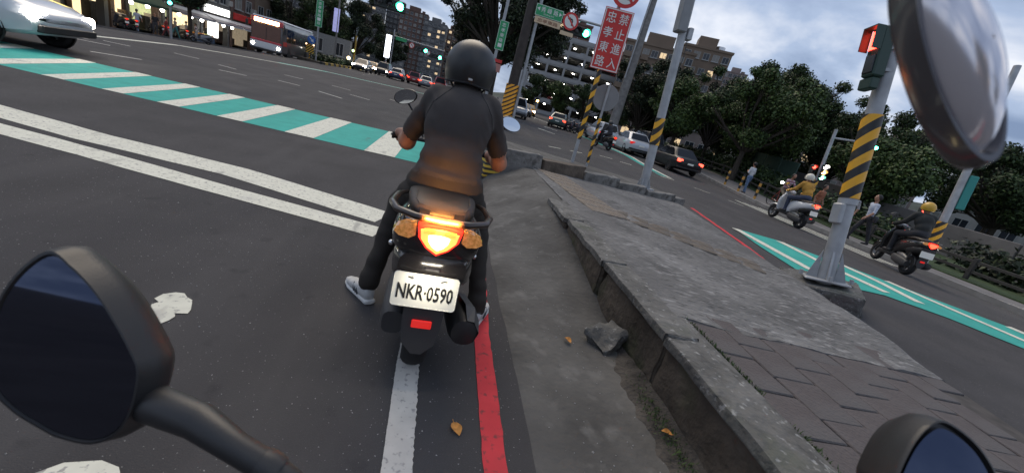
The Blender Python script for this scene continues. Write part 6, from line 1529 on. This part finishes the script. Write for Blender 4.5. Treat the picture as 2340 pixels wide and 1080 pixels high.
for k in range(4): mb = MB(); mb.cyl((3+k*6,2,16.6),(3+k*6,2,19.4),.06,n=6); mb.sphere((3+k*6,2,19.5),.28,10,8,mi=1); mb.build('roof_lamp', [galv, lit_white], pkk)

# ---------------- shop houses on the left
shop_int = M('shop_interior_lit', (.75,.62,.42), .7, emit=1.1, ecol=(1,.78,.45), var=.7, scale=1.6)
shop_in2 = M('shop_interior_green', (.5,.55,.3), .7, emit=.55, ecol=(.85,.9,.45), var=.8, scale=1.8)
shop_in3 = M('shop_interior_dim', (.25,.22,.18), .8, emit=.18, ecol=(1,.8,.55), var=.8, scale=1.5)
yel_sign = M('sign_lit_yellow', (1,.8,.2), .5, emit=2.4, ecol=(1,.75,.16), var=.5, scale=2)
wht_sign = M('sign_lit_cool', (.9,.95,1), .5, emit=1.7, ecol=(.95,.95,.9), var=.35, scale=3)
awn1 = stripe_mat('awning_stripes', (.45,.45,.47), (.07,.06,.10), .6, 0); awn2 = M('awning_green', (.05,.10,.06), .8, var=.2); awn3 = M('awning_maroon', (.12,.03,.03), .8, var=.2)
specs = [(33,'grey shop house with red hanging lantern signs',dk_f,shop_in3,awn3),(39.5,'shop house with bright yellow sign board',grey_f,shop_in3,awn2),(46,'shop house behind the signal pole with lit fascia',brown_f,shop_int,awn2),(52.5,'greengrocer shop house with fruit stall',grey_f,shop_in2,awn1),(59,'brightly lit shop house beside the bus',dk_f,shop_int,awn1),(65.5,'shop house with mauve striped awning behind the bus',red_f,shop_in3,awn1),(72,'tan shop house beyond the bus',tan_f,shop_in3,awn3),(78.5,'grey shop house at the end of the row',grey_f,shop_in3,awn2)]
wmesh = [win_mesh(1.5,1.3,p_) for p_ in (pane_d,pane_c,pane_l)]
for i, (y, lab, wm, si_, aw) in enumerate(specs):
    gzv = gz(-30,y); o = empty('shop_house', (-29.6,y,gzv+.15), R(90), lab, 'shop'); wd = 6.3   # local -Y faces the street (+X world)
    mb = MB(); mb.box((-wd/2,3.2,0),(wd/2,10,3.5)); mb.build('ground_floor', wm, o)
    mb = MB(); mb.box((-wd/2,0,3.5),(wd/2,10,13)); mb.build('wall', wm, o)
    for s in (-1, 1): mb = MB(); mb.box((s*(wd/2-.25)-.22,0.02,0),(s*(wd/2-.25)+.22,.6,3.498)); mb.build('column', wm, o)
    mb = MB(); mb.box((-wd/2+.5,3.12,.2),(wd/2-.5,3.19,2.9)); mb.build('shopfront', si_, o)
    for k in range(5): mb = MB(); mb.box((-2.2+k*1.0,2.2,.2),(-1.4+k*1.0,2.9,random.uniform(.8,1.8))); mb.build('display_rack', random.choice((shop_in3,wood,tan_f,red_f)), o)
    mb = MB(); mb.loft([[(-wd/2+.15,-.05,3.35),(-wd/2+.15,-1.7,2.75),(-wd/2+.15,-1.7,2.55),(-wd/2+.15,-.05,3.2)],[(wd/2-.15,-.05,3.35),(wd/2-.15,-1.7,2.75),(wd/2-.15,-1.7,2.55),(wd/2-.15,-.05,3.2)]]); mb.build('awning', aw, o)
    mb = MB(); mb.bbox((-wd/2+.5,-.22,3.55),(wd/2-.5,-.02,4.35),.03); mb.build('fascia_sign', [sign_white, yel_sign, awn3, sign_green, wht_sign, sign_red, sign_tan, awn2][i], o)
    for f in range(3):
        for b in range(2): link('window', wmesh[random.choice((0,0,1,2))], o, (-1.4+b*2.8,-.02,5.6+f*2.9))
    mb = MB(); mb.bbox((1.9,-.55,4.9),(2.7,-.02,5.5),.04); mb.build('air_conditioner', pale_f, o)
    if i in (1, 4):
        mb = MB(); mb.bbox((2.45 if i == 1 else -2.3,-1.2,.9 if i == 4 else 2.4),(2.75 if i == 1 else -1.9,-.2,2.9 if i == 4 else 4.2),.03); mb.build('projecting_sign', yel_sign if i == 1 else wht_sign, o)
    if i in (2, 3, 4):
        for k in range(3): mb = MB(); mb.sphere((-2+k*2,-.8,2.45),.16,10,8); mb.build('shop_lamp', lit_white, o)
# fruit stall: table and crates of fruit
st_ = empty('fruit_stall', (-27.6,51.6,gz(-27.6,51.6)+.15), R(90), 'fruit stall table under the striped awning', 'market stall')
mb = MB(); mb.bbox((-2.2,-.5,.62),(2.2,.5,.70),.01); mb.build('table_top', wood, st_); mb = MB(); mb.box((-2.15,-.48,.1),(2.15,-.44,.6)); mb.build('table_skirt', M('skirt_blue', (.04,.07,.12), .8), st_)
for sx in (-2,2):
    for sy in (-.4,.4): mb = MB(); mb.box((sx-.04,sy-.03,0),(sx+.04,sy+.03,.62)); mb.build('leg', wood, st_)
fr_cols = [('oranges',(.75,.28,.03)),('mangoes',(.75,.42,.05)),('red apples',(.5,.05,.03)),('yellow bananas',(.75,.55,.06)),('green guavas',(.25,.42,.10))]
for k, (fnm, fc) in enumerate(fr_cols):
    o = empty('fruit_crate', (-27.5,51.6-1.75+k*.85,gz(-27.6,51.6)+.86), R(90), 'crate of '+fnm+' on the fruit stall', 'crate')
    mb = MB(); mb.box((-.38,-.30,0),(.38,.30,.06)); mb.box((-.40,-.32,0),(-.38,.32,.18)); mb.box((.38,-.32,0),(.40,.32,.18)); mb.build('box', wood, o)
    g = random.Random(k); mb = MB()
    for q in range(28): mb.sphere((-.32+.107*(q % 7),-.24+.16*(q//7),.11+g.uniform(0,.07)), .07, 8, 5)
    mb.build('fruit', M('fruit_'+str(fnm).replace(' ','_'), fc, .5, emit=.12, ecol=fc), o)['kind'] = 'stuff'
# small grey building on the far median side
building('substation', (-18.5,66,0), R(10), 5.5,4,1,3.4,2, M('facade_substation', (.20,.20,.195), .85, var=.15), 'small grey flat-roofed building behind the violet banner', .0, 1, seed=33, roof=False, win=(.9,1.6))
# block and trees added behind the camera for the mirrors to reflect
building('apartment_block', (-9,-30,0), R(180), 16,10,4,3.1,7, brown_f, 'brown block added behind the camera for mirror reflections', .2, 3, seed=50, roof=False)
tree((-4.5,-16,0), blobs(2.6,2.6,2.4,6.5,10,1.1,300), 'green tree added behind the camera for mirror reflections', lf_g, 4000, .34, .18, 300)
tree((6,-14,0), blobs(2.6,2.6,2.4,6.5,10,1.1,301), 'dark tree added behind the camera for mirror reflections', lf_d, 4000, .34, .18, 301)
